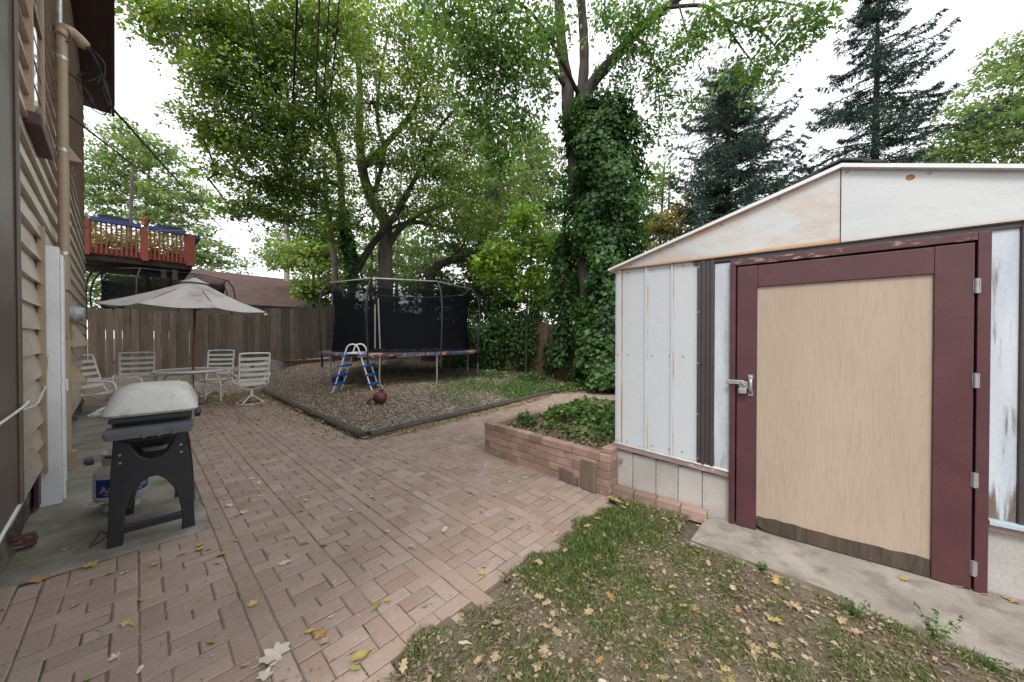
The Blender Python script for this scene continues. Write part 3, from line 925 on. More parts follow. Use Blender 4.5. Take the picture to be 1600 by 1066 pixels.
    def board(x0, x1, z0, z1):
        bb = MB(); nx, nz = 8, 40
        vs = [(x0 + (x1 - x0) * i / nx, -.004, z0 + (z1 - z0) * k / nz) for i in range(nx + 1) for k in range(nz + 1)]
        bb.add(vs, [(i * (nz + 1) + k, (i + 1) * (nz + 1) + k, (i + 1) * (nz + 1) + k + 1, i * (nz + 1) + k + 1) for i in range(nx) for k in range(nz)])
        bb.mask = lambda v: .44 + .12 * max(0, 1 - (v.z - z0) / .35) + (.1 if x0 > 2 else 0) * max(0, 1 - (v.z - z0) / .3)
        bb.build('weathered_board', M['peel'], root)

    board(.784, .886, .412, 1.965)
    board(2.069, 2.167, .426, 1.985)
    b = MB(); b.box((.784, .001, .44), (2.168, .03, 1.995)); b.build('backing', M['black_rubber'], root)
    # header strip under the gable
    b = MB(); b.box((.64, -.016, 1.975), (W, .02, 2.012)); b.box((.64, -.03, 2.0), (W, -.0161, 2.016)); b.build('header_strip', M['dark_trim'], root, bevel=.002)

    # gable panels (two sheets meeting at the apex seam)
    def gable(x0, x1):
        bb = MB(); nx, nz = 60, 14
        zr = lambda x: az - (az - ez) * abs(x - AXs) / AXs
        vs = []
        for i in range(nx + 1):
            x = x0 + (x1 - x0) * i / nx
            for k in range(nz + 1):
                z = 2.008 + (zr(x) - 2.008) * k / nz
                vs.append((x, -.034 + .0015 * math.sin(x * 6 + z * 9), z))
        bb.add(vs, [(i * (nz + 1) + k, (i + 1) * (nz + 1) + k, (i + 1) * (nz + 1) + k + 1, i * (nz + 1) + k + 1) for i in range(nx) for k in range(nz)], rnd=.5)

        def mk(v):
            up = zr(v.x) - v.z; dn = v.z - 2.008
            left = 1.0 if v.x < AXs else 0.55
            m_ = .42 * left
            m_ = max(m_, (1.05 * left) * max(0, 1 - up / .07), 1.1 * left * max(0, 1 - dn / .03), .6 * max(0, 1 - abs(v.x - AXs) / .03) * left)
            if v.x < .5: m_ = max(m_, .75 * (1 - v.x / .5) + .1)
            return m_
        bb.mask = mk
        bb.build('gable_panel', M['gable_metal'], root, smooth=40)

    gable(-.01, AXs - .003); gable(AXs + .003, W + .01)
    b = MB(); b.box((AXs - .003, -.031, 2.01), (AXs + .003, -.02, az - .004)); b.build('seam', M['black_rubber'], root)
    # rust hole
    b = MB(); b.lathe([(0, .002), (.012, .0015), (.02, 0)], (1.775, -.0335, 2.335), 12, R=Matrix.Rotation(PI / 2, 3, 'X')); b.build('rust_spot', M['rust'], root)
    for i in range(9):
        b = MB(); x = .15 + i * .34
        z = az - (az - ez) * abs(x - AXs) / AXs - .028
        b.lathe([(0, .007), (.008, .005), (.009, 0)], (x, -.034, z), 8, R=Matrix.Rotation(PI / 2, 3, 'X')); b.build('screw', M['dull_steel'], root)
    # roof sheets with a white folded edge
    b = MB()
    for sgn in (-1, 1):
        xe = AXs + sgn * (AXs + .045); zee = az + .012 - (az - ez) * (AXs + .045) / AXs
        b.add([(AXs, -.07, az + .012), (xe, -.07, zee), (xe, dep + .05, zee), (AXs, dep + .05, az + .012),
               (AXs, -.07, az - .012), (xe, -.07, zee - .018), (xe, dep + .05, zee - .018), (AXs, dep + .05, az - .012)],
              [(0, 1, 2, 3), (4, 5, 6, 7), (0, 1, 5, 4), (1, 2, 6, 5), (2, 3, 7, 6)])
    b.build('roof', M['white_paint'], root)
    b = MB()
    for sgn, L in ((-1, .24), (1, .20)):
        for i in range(2):
            xa = AXs + sgn * (0.0 if i == 0 else L * .45); xb = AXs + sgn * L * (1 if i else .62)
            za = az + .02 + .012 - (az - ez) * abs(xa - AXs) / AXs + (.012 if i == 0 else 0); zb = az + .02 + .012 - (az - ez) * abs(xb - AXs) / AXs + (.008 if i == 0 else 0)
            b.add([(xa, -.075, za), (xb, -.075, zb), (xb, .9, zb), (xa, .9, za), (xa, -.075, za - .017), (xb, -.075, zb - .017), (xb, .9, zb - .017), (xa, .9, za - .017)],
                  [(0, 1, 2, 3), (4, 5, 6, 7), (0, 1, 5, 4), (1, 2, 6, 5), (2, 3, 7, 6), (3, 0, 4, 7)])
    b.build('ridge_flashing', M['black_rubber'], root, bevel=.004)
    # door frame
    b = MB()
    b.box((.887, -.05, 0.024), (.922, .0, 1.925)); b.build('door_frame', M['maroon'], root, bevel=.003)
    b = MB(); b.box((2.02, -.05, 0.024), (2.066, .0, 1.97)); b.build('door_frame', M['maroon'], root, bevel=.003)
    b = MB(); b.box((.887, -.052, 1.927), (2.019, .0, 1.97)); b.build('door_frame', M['maroon_worn'], root, bevel=.003)
    # door
    b = MB(); b.box((1.05, -.034, .10), (1.87, -.012, 1.765))
    dr = b.build('door', M['ply'], root)
    b = MB(); b.box((.932, -.05, 0.028), (1.052, -.008, 1.915)); b.build('stile', M['maroon'], dr, bevel=.003)
    b = MB(); b.box((1.868, -.05, 0.028), (2.01, -.008, 1.915)); b.build('stile', M['maroon'], dr, bevel=.003)
    b = MB(); b.box((1.0525, -.05, 1.762), (1.8675, -.008, 1.913)); b.build('rail', M['maroon'], dr, bevel=.003)
    b = MB()
    n = 16
    topz = [.125 + random.gauss(0, .004) for _ in range(n + 1)]; botz = [.03 + (.03 if i == 0 else 0) + random.gauss(0, .003) for i in range(n + 1)]
    for i in range(n):
        x0 = 1.056 + .81 * i / n; x1 = 1.056 + .81 * (i + 1) / n
        b.add([(x0, -.042, botz[i]), (x1, -.042, botz[i + 1]), (x1, -.042, topz[i + 1]), (x0, -.042, topz[i]), (x1, -.03, topz[i + 1]), (x0, -.03, topz[i])],
              [(0, 1, 2, 3), (3, 2, 4, 5)], rnd=.5)
    b.build('kick_board', M['kick'], dr)
    for z in (1.68, 1.17, .63, .15):
        b = MB(); b.tube([(2.016, -.056, z - .04), (2.016, -.056, z + .04)], .0095, 10); b.box((2.004, -.0535, z - .038), (2.03, -.0505, z + .038)); b.build('hinge', M['dull_steel'], dr, smooth=40)
    b = MB()
    b.box((1.002, -.056, 1.10), (1.03, -.0505, 1.135)); b.box((1.002, -.056, .985), (1.03, -.0505, 1.02))
    b.tube(curve_pts([(1.016, -.055, 1.115), (1.016, -.088, 1.095), (1.016, -.092, 1.06), (1.016, -.086, 1.03), (1.016, -.055, 1.006)], 5), .0115, 8)
    b.build('handle', M['steel'], dr, smooth=40)
    b = MB()
    b.box((.866, -.062, 1.06), (.978, -.0535, 1.092)); b.box((.955, -.07, 1.03), (1.0, -.0505, 1.085)); b.build('hasp', M['dull_steel'], dr, bevel=.003)
    # padlock hanging from the hasp
    mw = MATX[root]
    pl = thing('padlock', 'small steel padlock hanging from the hasp of the shed door', 'padlock', mw @ V((.968, -.085, 1.005)), axes(SD, SN))
    b = MB(); b.box((-.024, -.012, -.005), (.026, .012, .032)); b.build('body', M['dull_steel'], pl, bevel=.005)
    b = MB(); b.tube(curve_pts([(-.014, 0, .032), (-.014, 0, .055), (0, 0, .07), (.015, 0, .055), (.015, 0, .032)], 5), .0045, 8); b.build('shackle', M['steel'], pl, smooth=40)

    # bricks set along the foot of the shed wall
    names = ['edging brick under the shed wall, first from the brick planter', 'edging brick under the shed wall, second from the planter',
             'edging brick under the shed wall, third from the planter', 'edging brick under the shed wall, nearest the door slab']
    for i in range(4):
        x0 = .0 + i * .185
        b = MB(); b.box((-.09, -.045, -.02), (.09, .045, .078 - i * .004))
        o = b.build('edging_brick', M['brick'], bevel=.006)
        c = mw @ V((x0 + .10, -.04 - random.uniform(0, .012), 0))
        o.matrix_world = Matrix.Translation(c) @ axes(SD, SN).to_4x4() @ Matrix.Rotation(random.gauss(0, .02), 4, 'Z')
        tag(o, names[i], 'brick', 'edging bricks along the shed wall')


# ------------------------------------------------------------------ planter
PL0 = None


def planter():
    c0 = G(757, 706); c1 = G(952, 777)
    d = (c1 - c0); L = d.length; d.normalize()
    nrm = V((-d.y, d.x, 0))       # towards the back
    root = thing('brick_planter', 'low raised planter of red brick courses beside the shed', 'planter', c0, axes(d, nrm))
    T = .09; hc = .0735; Lb = .185; side = 2.45; Wd = L

    def wall(x0, y0, dx, dy, length, top=True):
        b = MB()
        for k in range(5):
            off = -(k % 2) * Lb / 2
            t = off
            while t < length - .01:
                s0 = max(0, t); s1 = min(length, t + Lb)
                if s1 - s0 > .02:
                    px = -dy; py = dx
                    j = random.gauss(0, .003)
                    pr = .006 if k == 4 else 0
                    zz0, zz1 = k * hc - .01 * (k == 0), (k + 1) * hc - .003
                    P = [(x0 + dx * (s0 + .0015) + px * (j - pr), y0 + dy * (s0 + .0015) + py * (j - pr)), (x0 + dx * (s1 - .0015) + px * (j - pr), y0 + dy * (s1 - .0015) + py * (j - pr)),
                         (x0 + dx * (s1 - .0015) + px * (T + j), y0 + dy * (s1 - .0015) + py * (T + j)), (x0 + dx * (s0 + .0015) + px * (T + j), y0 + dy * (s0 + .0015) + py * (T + j))]
                    b.add([(p[0], p[1], zz0) for p in P] + [(p[0], p[1], zz1) for p in P], [(0, 3, 2, 1), (4, 5, 6, 7), (0, 1, 5, 4), (1, 2, 6, 5), (2, 3, 7, 6), (3, 0, 4, 7)])
                t += Lb
        return b.build('wall', M['brick'], root, bevel=.005, seg=1)

    wall(0, 0, 1, 0, Wd - .10)
    w2 = MB()
    wall(0 + T + .002, T + .002, 0, 1, side - T, True)
    wall(0.0, side + .002, 1, 0, Wd - .02)
    # pier at the shed end
    b = MB()
    for k in range(5):
        b.box((Wd - .098, -.006, k * hc - .01 * (k == 0)), (Wd + .0, .17, (k + 1) * hc - .003))
    b.box((Wd - .098, .03, 5 * hc), (Wd, .2, 5 * hc + .045))
    b.build('pier', M['brick'], root, bevel=.005, seg=1)
    b = MB()
    for k in range(5):
        b.box((Wd - .09, .175, k * hc), (Wd, .36, (k + 1) * hc - .003)); b.box((Wd - .09, .363, k * hc), (Wd, .55, (k + 1) * hc - .003))
    b.build('wall', M['brick'], root, bevel=.005, seg=1)
    b = MB(); n = 16
    vs = [(.095 + (Wd - .19) * i / n, .1 + (side - .1) * k / n, .27 + random.gauss(0, .02)) for i in range(n + 1) for k in range(n + 1)]
    b.add(vs, [(i * (n + 1) + k, (i + 1) * (n + 1) + k, (i + 1) * (n + 1) + k + 1, i * (n + 1) + k + 1) for i in range(n) for k in range(n)])
    b.build('soil', M['soil'], root, smooth=60)
    # boards leaning on the front
    mw = MATX[root]
    R = axes(d, nrm)
    b = MB(); b.box((-.085, -.010, 0), (.085, .010, .265)); o = b.build('leaning_board', M['oldboard'], bevel=.003)
    o.matrix_world = Matrix.Translation(mw @ V((Wd - .20, -.022, .004))) @ R.to_4x4() @ Matrix.Rotation(-.03, 4, 'X')
    tag(o, 'tall grey weathered board leaning upright on the planter front', 'board')
    b = MB()
    b.prism([(-.11, 0), (.11, 0), (.11, .07), (.06, .08), (.055, .105), (-.02, .11), (-.025, .118), (-.11, .12)], lambda u, w, t: V((u, t, w)), -.008, .008)
    o = b.build('leaning_board', M['oldboard'])
    o.matrix_world = Matrix.Translation(mw @ V((Wd - .43, -.02, .004))) @ R.to_4x4()
    tag(o, 'short broken grey board at the foot of the planter front', 'board')
    # plants in the bed
    def bush(x, y, r, h, n, label, group, lsz, mat='plant'):
        c = mw @ V((x, y, .28))
        rt = thing('bed_plant', label, 'plant', c, None, group)
        u = rng.random(n) ** .5
        ang = rng.uniform(0, 2 * PI, n)
        P = np.stack([c.x + r * u * np.cos(ang), c.y + r * u * np.sin(ang), c.z + h * (1 - u ** 2 * .75) * rng.uniform(.45, 1, n)], 1)
        A = rdirs(n, -.5, .3); A[:, :2] += .5 * np.stack([np.cos(ang), np.sin(ang)], 1)
        leaf_mesh('foliage', P, A, rdirs(n, .35, 1), rng.uniform(.6, 1.2, n) * lsz, .85, np.clip(rng.random(n) * .8 + rng.random(n) ** 6 * .5, 0, 1), M[mat], rt)
        b2 = MB()
        for _ in range(14):
            q = P[rng.integers(n)]
            b2.tube([c + V((random.gauss(0, .03), random.gauss(0, .03), -.03)), V(q)], [.004, .002], 5)
        b2.build('stems', M['plant'], rt, world=True)
    lab = 'bushy vine with broad green leaves in the back of the brick planter'
    for x, y, r, h in ((.45, 1.1, .34, .25), (.75, 1.45, .34, .3), (1.1, 1.2, .36, .26), (1.0, 1.9, .36, .3), (1.5, 1.6, .35, .3), (.35, 1.7, .3, .25), (1.35, 2.1, .3, .28)):
        bush(x, y, r, h, 420, lab, 'vines filling the brick planter', .075)
    bush(.22, .5, .13, .2, 130, 'small upright green plant in the left corner of the planter', None, .06, 'leaf_hang')
    for x, y in ((1.35, .75), (1.6, 1.05), (1.72, .6)):
        bush(x, y, .26, .26, 330, 'fine leaved weed in the planter next to the shed wall', 'weeds by the shed wall', .045, 'leaf_hang')
    for x, y in ((.6, .62), (.95, .6)):
        bush(x, y, .14, .1, 70, 'low yellowing sprout on the bare planter soil', 'sprouts on bare planter soil', .06)
    # dry litter on the bed
    n = 900
    P = np.array([tuple(mw @ V((random.uniform(.12, 1.75), random.uniform(.12, 1.2), .285 + random.uniform(0, .02)))) for _ in range(n)])
    tag(leaf_mesh('planter_leaf_litter', P, rdirs(n, -.2, .3), rdirs(n, .5, 1), rng.uniform(.03, .08, n), .6, rng.random(n), M['litter']), kind='stuff')


# ------------------------------------------------------------------ yard
def yard():
    # mulch sheet
    b = MB()
    aa = np.arange(4.72, 14.3, .25); bb = np.arange(2.1, 9.6, .25)
    vs = []
    for a in aa:
        for q in bb:
            p = AB(a, q); vs.append((p.x, p.y, zg(p.x, p.y) + .012))
    nb = len(bb)
    fs = []
    for i in range(len(aa) - 1):
        for k in range(nb - 1):
            if aa[i] >= 4.7 + .07 * (bb[k] - 2.15) - .05: fs.append((i * nb + k, i * nb + k + 1, (i + 1) * nb + k + 1, (i + 1) * nb + k))
    b.add(vs, fs)
    tag(b.build('mulch_bed', M['mulchsoil'], smooth=60), kind='structure')

    n = 70000
    a = 4.85 + 9.0 * rng.random(n) ** 1.25; q = 2.2 + 6.5 * rng.random(n)
    k = a > 4.85 + .07 * (q - 2.15)
    a, q = a[k], q[k]; n = len(a)
    x = AX.x * a + BX.x * q; y = AX.y * a + BX.y * q
    z = np.array([zg(i, j) for i, j in zip(x, y)]) + .014 + rng.random(n) * .012
    grassy = (q > 5.3) & (a < 9)
    keep = ~(grassy & (rng.random(n) < .6))
    P = np.stack([x, y, z], 1)[keep]; n = len(P)
    tag(leaf_mesh('wood_chips', P, rdirs(n, -.25, .25), rdirs(n, .3, 1), rng.uniform(.02, .05, n), .5, rng.random(n), M['chip']), kind='stuff')
    # drift of yellow leaves under the trampoline and along the timbers
    n = 5200
    a = rng.normal(9.2, 1.9, n); q = rng.normal(4.1, 1.4, n)
    a2 = rng.uniform(4.9, 10.8, 700); q2 = 2.02 + np.abs(rng.normal(0, .2, 700)) * np.where(rng.random(700) < .5, -1, 1)
    a3 = rng.normal(10.2, .9, 1400); q3 = rng.uniform(.6, 2.2, 1400)
    qq4 = rng.uniform(2.2, 6.5, 700); a4 = 4.60 + .07 * (qq4 - 2.15) - np.abs(rng.normal(0, .07, 700))
    a = np.concatenate([a, a2, a3, a4]); q = np.concatenate([q, q2, q3, qq4])
    x = AX.x * a + BX.x * q; y = AX.y * a + BX.y * q
    z = np.array([zg(i, j) for i, j in zip(x, y)]) + .02 + rng.random(len(a)) * .012
    k = (a < 13.5) & (q < 8.6) & (q > .35)
    P = np.stack([x, y, z], 1)[k]; n = len(P)
    tag(leaf_mesh('yard_leaf_litter', P, rdirs(n, -.25, .25), rdirs(n, .3, 1), rng.uniform(.025, .06, n), .65, rng.random(n), M['litter_yellow']), kind='stuff')
    # yard grass on the right
    n = 15000
    q = rng.uniform(4.2, 8.6, n); a = 4.95 + .07 * (q - 2.15) + np.abs(rng.normal(0, 1.3, n))
    k = rng.random(n) < np.clip((q - 4.2) / 1.6, 0, 1)
    a, q = a[k], q[k]; n = len(a)
    x = AX.x * a + BX.x * q; y = AX.y * a + BX.y * q
    z = np.array([zg(i, j) for i, j in zip(x, y)]) + .01
    k = (np.sin(x * 3.1) + np.sin(y * 2.3 + x) + rng.normal(0, .8, n)) > -.5
    P = np.stack([x, y, z], 1)[k]; n = len(P)
    A = rdirs(n, .3, 1)
    tag(leaf_mesh('yard_grass', P, A, rdirs(n), rng.uniform(.05, .12, n), .2, np.clip(rng.random(n) * .75, 0, 1), M['plant']), kind='stuff')
    # timbers
    def timber(p, q, label):
        d = (q - p).normalized()
        L = (q - p).length
        b = MB(); n_ = 14
        sd = V((-d.y, d.x, 0))
        ring = [(-.06, -.03), (.06, -.03), (.065, .045), (.045, .07), (-.045, .07), (-.065, .045)]
        vs = []
        for i in range(n_ + 1):
            c = p + d * L * i / n_
            dz = random.gauss(0, .003)
            for u, w in ring:
                vs.append(c + sd * (u + random.gauss(0, .002)) + V((0, 0, w + dz + zg(c.x, c.y) * .5)))
        m_ = len(ring)
        fs = [(i * m_ + k, i * m_ + (k + 1) % m_, (i + 1) * m_ + (k + 1) % m_, (i + 1) * m_ + k) for i in range(n_) for k in range(m_)]
        fs += [tuple(range(m_)), tuple(n_ * m_ + k for k in range(m_))]
        b.add(vs, fs)
        tag(b.build('landscape_timber', M['timber'], bevel=.004), label, 'timber', 'timbers edging the mulch bed')
    c = AB(4.80, 2.14)
    timber(c + AX * .02, AB(7.3, 2.15), 'grey timber edging the mulch from the corner toward the chairs, nearer half')
    timber(AB(7.31, 2.15), AB(10.7, 2.2), 'grey timber edging the mulch beside the swivel chair, farther half')
    timber(c + BX * .075, AB(4.98, 4.75), 'dark timber edging the mulch to the right of its front corner')
    timber(AB(4.985, 4.76), AB(5.2, 7.3), 'dark timber at the far right end of the mulch edge, behind the planter')


def lawn():
    # foreground lawn sheet
    b = MB()
    aa = np.arange(-3.2, 1.46, .1); bb = np.arange(.55, 4.6, .1)
    vs = [AB(a, q, .004 + .018 * max(0, min(1, (1.3 - a) / .4, (q - .6) / .3)) + .012 * math.sin(a * 4) * math.sin(q * 5) * max(0, min(1, (1.3 - a) / .4, (q - .6) / .3))) for a in aa for q in bb]
    nb = len(bb)
    fs = []
    for i in range(len(aa) - 1):
        for k in range(nb - 1):
            p_ = AB(aa[i] + .05, bb[k] + .05); ds_ = -(p_ - V((.939, 3.137, 0))).dot(V((.6108, .7918, 0))); ss_ = (p_ - V((.939, 3.137, 0))).dot(V((.7918, -.6108, 0)))
            if not in_patio(aa[i] + .07, bb[k] + .03) and (ds_ > .50 + .13 * (ss_ - .69) - .03 or ss_ < .62):
                fs.append((i * nb + k, i * nb + k + 1, (i + 1) * nb + k + 1, (i + 1) * nb + k))
    b.add(vs, fs)
    tag(b.build('lawn', M['soil'], smooth=60), kind='structure')

    def lz(a, q):
        e = np.clip(np.minimum(np.minimum(1, (1.3 - a) / .4), (q - .6) / .3), 0, 1)
        return .004 + .018 * e + .012 * np.sin(a * 4) * np.sin(q * 5) * e

    def inside(a, q):
        return (a < 1.36 + .05 * np.sin(q * 9) + .03 * np.sin(q * 23)) & (q > .60 + .05 * np.sin(a * 11))

    SN = V((0.6108, 0.7918, 0)); C0 = V((.939, 3.137, 0)); SD = V((.7918, -.6108, 0))

    def off_slab(x, y):
        # keep clear of the concrete slab and shed
        dist = -((x - C0.x) * SN.x + (y - C0.y) * SN.y)
        s_ = (x - C0.x) * SD.x + (y - C0.y) * SD.y
        return (dist > .50 + .13 * (s_ - .69) + .012 * np.sin(s_ * 19)) | (s_ < .64)

    def scatter(n):
        a = rng.uniform(-1.6, 1.45, n); q = rng.uniform(.5, 4.2, n)
        x = AX.x * a + BX.x * q; y = AX.y * a + BX.y * q
        dist = -((x - C0.x) * SN.x + (y - C0.y) * SN.y)
        k = inside(a, q) & off_slab(x, y) & (y > .9) & (dist > .13)
        return a[k], q[k], x[k], y[k]

    a, q, x, y = scatter(330000)
    dens = np.sin(x * 5.1 + 1) * np.sin(y * 6.3) + .7 * np.sin(x * 13 + y * 9) + .5 * np.sin(x * 23 - y * 17)
    edge = np.exp(-((a - 1.15) / .25) ** 2) * np.clip((q - 1.2) / .8, 0, 1) * np.clip((2.9 - q) / .4, 0, 1)
    k = (dens + 3.0 * edge + rng.normal(0, .85, len(a))) > .3
    P = np.stack([x, y, lz(a, q) - .001], 1)[k]; e = edge[k]; n = len(P)
    A = rdirs(n, .25, 1)
    tag(leaf_mesh('grass', P, A, rdirs(n), rng.uniform(.014, .04, n) * (1 + .7 * e), .13, np.clip(rng.random(n) ** 1.1 - .15 * e, 0, 1), M['grass']), kind='stuff')
    # dead straw blades lying flat
    a, q, x, y = scatter(24000)
    n = len(a); P = np.stack([x, y, lz(a, q) + .002 + rng.random(n) * .012], 1)
    tag(leaf_mesh('dry_straw', P, rdirs(n, -.2, .3), rdirs(n, .4, 1), rng.uniform(.02, .055, n), .09, rng.random(n) * .8, M['litter']), kind='stuff')
    # broken leaf litter
    a, q, x, y = scatter(22000)
    n = len(a); P = np.stack([x, y, lz(a, q) + .003 + rng.random(n) * .014], 1)
    tag(leaf_mesh('lawn_leaf_litter', P, rdirs(n, -.2, .3), rdirs(n, .4, 1), rng.uniform(.01, .032, n), .6, rng.random(n) * .95, M['litter']), kind='stuff')
    # crumbs in the paver joints and on the bricks
    n = 9000
    a = rng.uniform(.2, 8, n); q = rng.uniform(-.5, 4.5, n)
    k = np.array([in_patio(i, j) for i, j in zip(a, q)])
    a, q = a[k], q[k]; n = len(a)
    x = AX.x * a + BX.x * q; y = AX.y * a + BX.y * q
    P = np.stack([x, y, np.full(n, .003)], 1)
    tag(leaf_mesh('patio_crumbs', P, rdirs(n, -.1, .1), rdirs(n, .7, 1), rng.uniform(.005, .016, n), .7, rng.random(n) * .6 + .4, M['litter']), kind='stuff')


# fallen leaves that can be told one by one
def leaf_proto(kind, mat, seed):
    r_ = random.Random(seed)
    b = MB()
    n = 36
    ring = []
    for i in range(n):
        t = 2 * PI * i / n
        if kind == 'oak':
            L = .5 * (1 - .30 * abs(math.sin(t))) * (1 + .38 * math.sin(7 * t + .4) * abs(math.sin(t))) + .03 * r_.random()
            p = (L * math.cos(t) * 1.0, L * math.sin(t) * .78)
        elif kind == 'maple':
            L = .30 + .22 * abs(math.cos(2.5 * t)) ** 1.6 + .02 * r_.random()
            p = (L * math.cos(t), L * math.sin(t))
        else:
            p = (.5 * math.cos(t), .21 * math.sin(t) * (1 - .35 * math.cos(t)) + .012 * r_.random())
        ring.append(p)
    c1, c2, c3 = r_.uniform(-.5, .5), r_.uniform(.1, .7), r_.uniform(-.4, .4)
    zf = lambda x, y: .02 + c2 * y * y + .35 * c1 * x * x + c3 * x * y + .03 * math.sin(9 * x + 4 * y)
    vs = [(0, 0, zf(0, 0))] + [(x * .55, y * .55, zf(x * .55, y * .55)) for x, y in ring] + [(x, y, zf(x, y)) for x, y in ring]
    zmin = min(v[2] for v in vs)
    vs = [(v[0], v[1], v[2] - zmin) for v in vs]
    fs = [(0, 1 + i, 1 + (i + 1) % n) for i in range(n)] + [(1 + i, 1 + n + i, 1 + n + (i + 1) % n, 1 + (i + 1) % n) for i in range(n)]
    b.add(vs, fs)
    if kind != 'small': b.tube([(-.42, 0, .02 + max(0, zf(-.42, 0) - zmin)), (-.6, .02, .02), (-.72, .08, .01)], .012, 5)
    o = b.build('fallen_leaf', mat, smooth=50, fixn=False)
    return o


def fallen():
    protos = {}
    for kind in ('oak', 'maple', 'small'):
        for cname in ('yellow', 'tan', 'orange', 'pale', 'green'):
            for v in range(2):
                o = leaf_proto(kind, M['fl_' + cname], hash_seed(kind, cname, v))
                protos[kind, cname, v] = o.data
                bpy.data.objects.remove(o)

    def put(p, kind, cname, size, label, group, rot=None, tilt=.12):
        o = bpy.data.objects.new('fallen_leaf', protos[kind, cname, random.randint(0, 1)])
        COL.objects.link(o)
        o.location = p
        o.rotation_euler = (random.gauss(0, tilt), random.gauss(0, tilt), random.uniform(0, 6.28) if rot is None else rot)
        o.scale = (size,) * 3
        tag(o, label, 'leaf', group)

    def at(px, py, z=.006):
        return G(px, py, z)
    # the ones that stand out
    put(at(430, 1022), 'oak', 'pale', .125, 'large pale lobed leaf on the bricks at the bottom edge', None, 1.1)
    put(at(413, 1056), 'maple', 'pale', .06, 'small pale leaf just below the large pale lobed leaf', None)
    put(at(500, 991), 'maple', 'orange', .06, 'orange maple leaf on the bricks right of the large pale leaf', None, 2.0)
    put(at(485, 986), 'small', 'yellow', .05, 'curled yellow leaf touching the orange maple leaf on the bricks', None)
    put(at(446, 879), 'oak', 'pale', .07, 'pale curled leaf alone in the middle of the brick patio', None, .5)
    put(at(566, 1024), 'small', 'yellow', .10, 'long yellow leaf on the bricks beside the lawn corner', None, .9)
    put(at(587, 948), 'small', 'green', .075, 'narrow yellow green leaf on the bricks above the long yellow one', None, 1.0)
    put(at(695, 828), 'oak', 'pale', .07, 'pale curled leaf on the bricks straight in front of the planter', None)
    put(at(60, 906), 'maple', 'orange', .075, 'orange leaf at the edge of the concrete below the dark red offcut', None)
    put(at(141, 883, .014), 'maple', 'yellow', .06, 'yellow leaf at the concrete edge left of the grill foot', None)
    put(at(346, 866), 'maple', 'yellow', .055, 'bright yellow leaf on the bricks right of the grill', None)
    put(at(330, 1003), 'small', 'green', .055, 'yellow green leaf on the bricks left of the large pale leaf', None)
    put(at(1413, 905, .024), 'oak', 'yellow', .07, 'two toned yellow leaf in the middle of the shed door slab', None)
    put(at(1214, 911, .028), 'maple', 'yellow', .05, 'yellow leaf at the slab edge nearest the lawn', None)
    put(at(1135, 1057, .03), 'oak', 'yellow', .09, 'yellow leaf at the bottom edge of the lawn', None)
    # repeats over the bricks
    def scat(n, af, bf, zf, kinds, cols, smin, smax, labelf, groupf, ok):
        c = 0; tries = 0
        while c < n and tries < 6000:
            tries += 1
            a, q = af(), bf()
            p = AB(a, q)
            if p.y < 1.0 or abs(p.x / p.y) > 1.5 or not ok(a, q, p): continue
            col = random.choice(cols)
            put(V((p.x, p.y, zf)), random.choice(kinds), col, random.uniform(smin, smax), labelf(col), groupf(col))
            c += 1
    nm = {'yellow': 'yellow', 'tan': 'tan', 'orange': 'orange brown', 'pale': 'pale', 'green': 'yellow green'}
    SN = V((0.6108, 0.7918, 0)); C0 = V((.939, 3.137, 0)); SD = V((.7918, -.6108, 0))
    scat(120, lambda: random.uniform(1.3, 5.5), lambda: random.uniform(-.5, 4), .006, ['small', 'maple', 'small', 'oak'], ['yellow', 'yellow', 'tan', 'tan', 'pale', 'green'], .03, .055,
         lambda c: 'small %s leaf, one of the many scattered over the brick patio' % nm[c], lambda c: '%s leaves scattered over the brick patio' % nm[c],
         lambda a, q, p: in_patio(a, q) and a < 4.6 and ((p - C0).dot(SN) < -.08))
    scat(28, lambda: random.uniform(3.4, 9), lambda: random.uniform(-.35, .3), .016, ['small', 'maple'], ['yellow', 'tan', 'tan'], .03, .05,
         lambda c: 'small %s leaf lying on the mossy concrete by the house' % nm[c], lambda c: '%s leaves on the concrete by the house' % nm[c], lambda a, q, p: True)

    def okl(a, q, p):
        s_ = (p - C0).dot(SD); dist = -(p - C0).dot(SN)
        return a < 1.3 and q > .7 and (dist > .53 + .13 * (s_ - .69) or (s_ < .62 and dist > .2)) and p.y > 1.2
    scat(105, lambda: random.uniform(-1.3, 1.3), lambda: random.uniform(.7, 3.6), .034, ['oak', 'oak', 'oak', 'small'], ['tan', 'tan', 'pale', 'tan', 'tan', 'orange', 'tan', 'yellow', 'tan'], .03, .065,
         lambda c: 'dry %s leaf, one of many lying in the thin lawn grass' % nm[c], lambda c: 'dry %s leaves on the lawn' % nm[c], okl)
    scat(26, lambda: 0, lambda: 0, .03, ['small'], ['yellow'], .03, .05, lambda c: '', lambda c: '', lambda a, q, p: False)
    # drift at the foot of the edging bricks
    for i in range(24):
        s_ = random.uniform(0, .75)
        p = C0 + SD * s_ - SN * random.uniform(.10, .24)
        put(V((p.x, p.y, .008 + random.random() * .01)), random.choice(['small', 'maple']), random.choice(['yellow', 'tan', 'yellow']), random.uniform(.035, .055),
            'yellowish leaf in the drift along the edging bricks of the shed', 'leaf drift along the shed edging bricks')
    for i in range(14):
        s_ = random.uniform(1.95, 2.6)
        p = C0 + SD * s_ - SN * random.uniform(.01, .06)
        put(V((p.x, p.y, .028)), random.choice(['small', 'maple']), 'tan', random.uniform(.03, .05), 'tan leaf heaped at the hinge side foot of the shed door', 'leaf heap at the hinge side of the shed door')


def hash_seed(*k):
    return sum(ord(c) * (i + 7) for i, c in enumerate(str(k)))


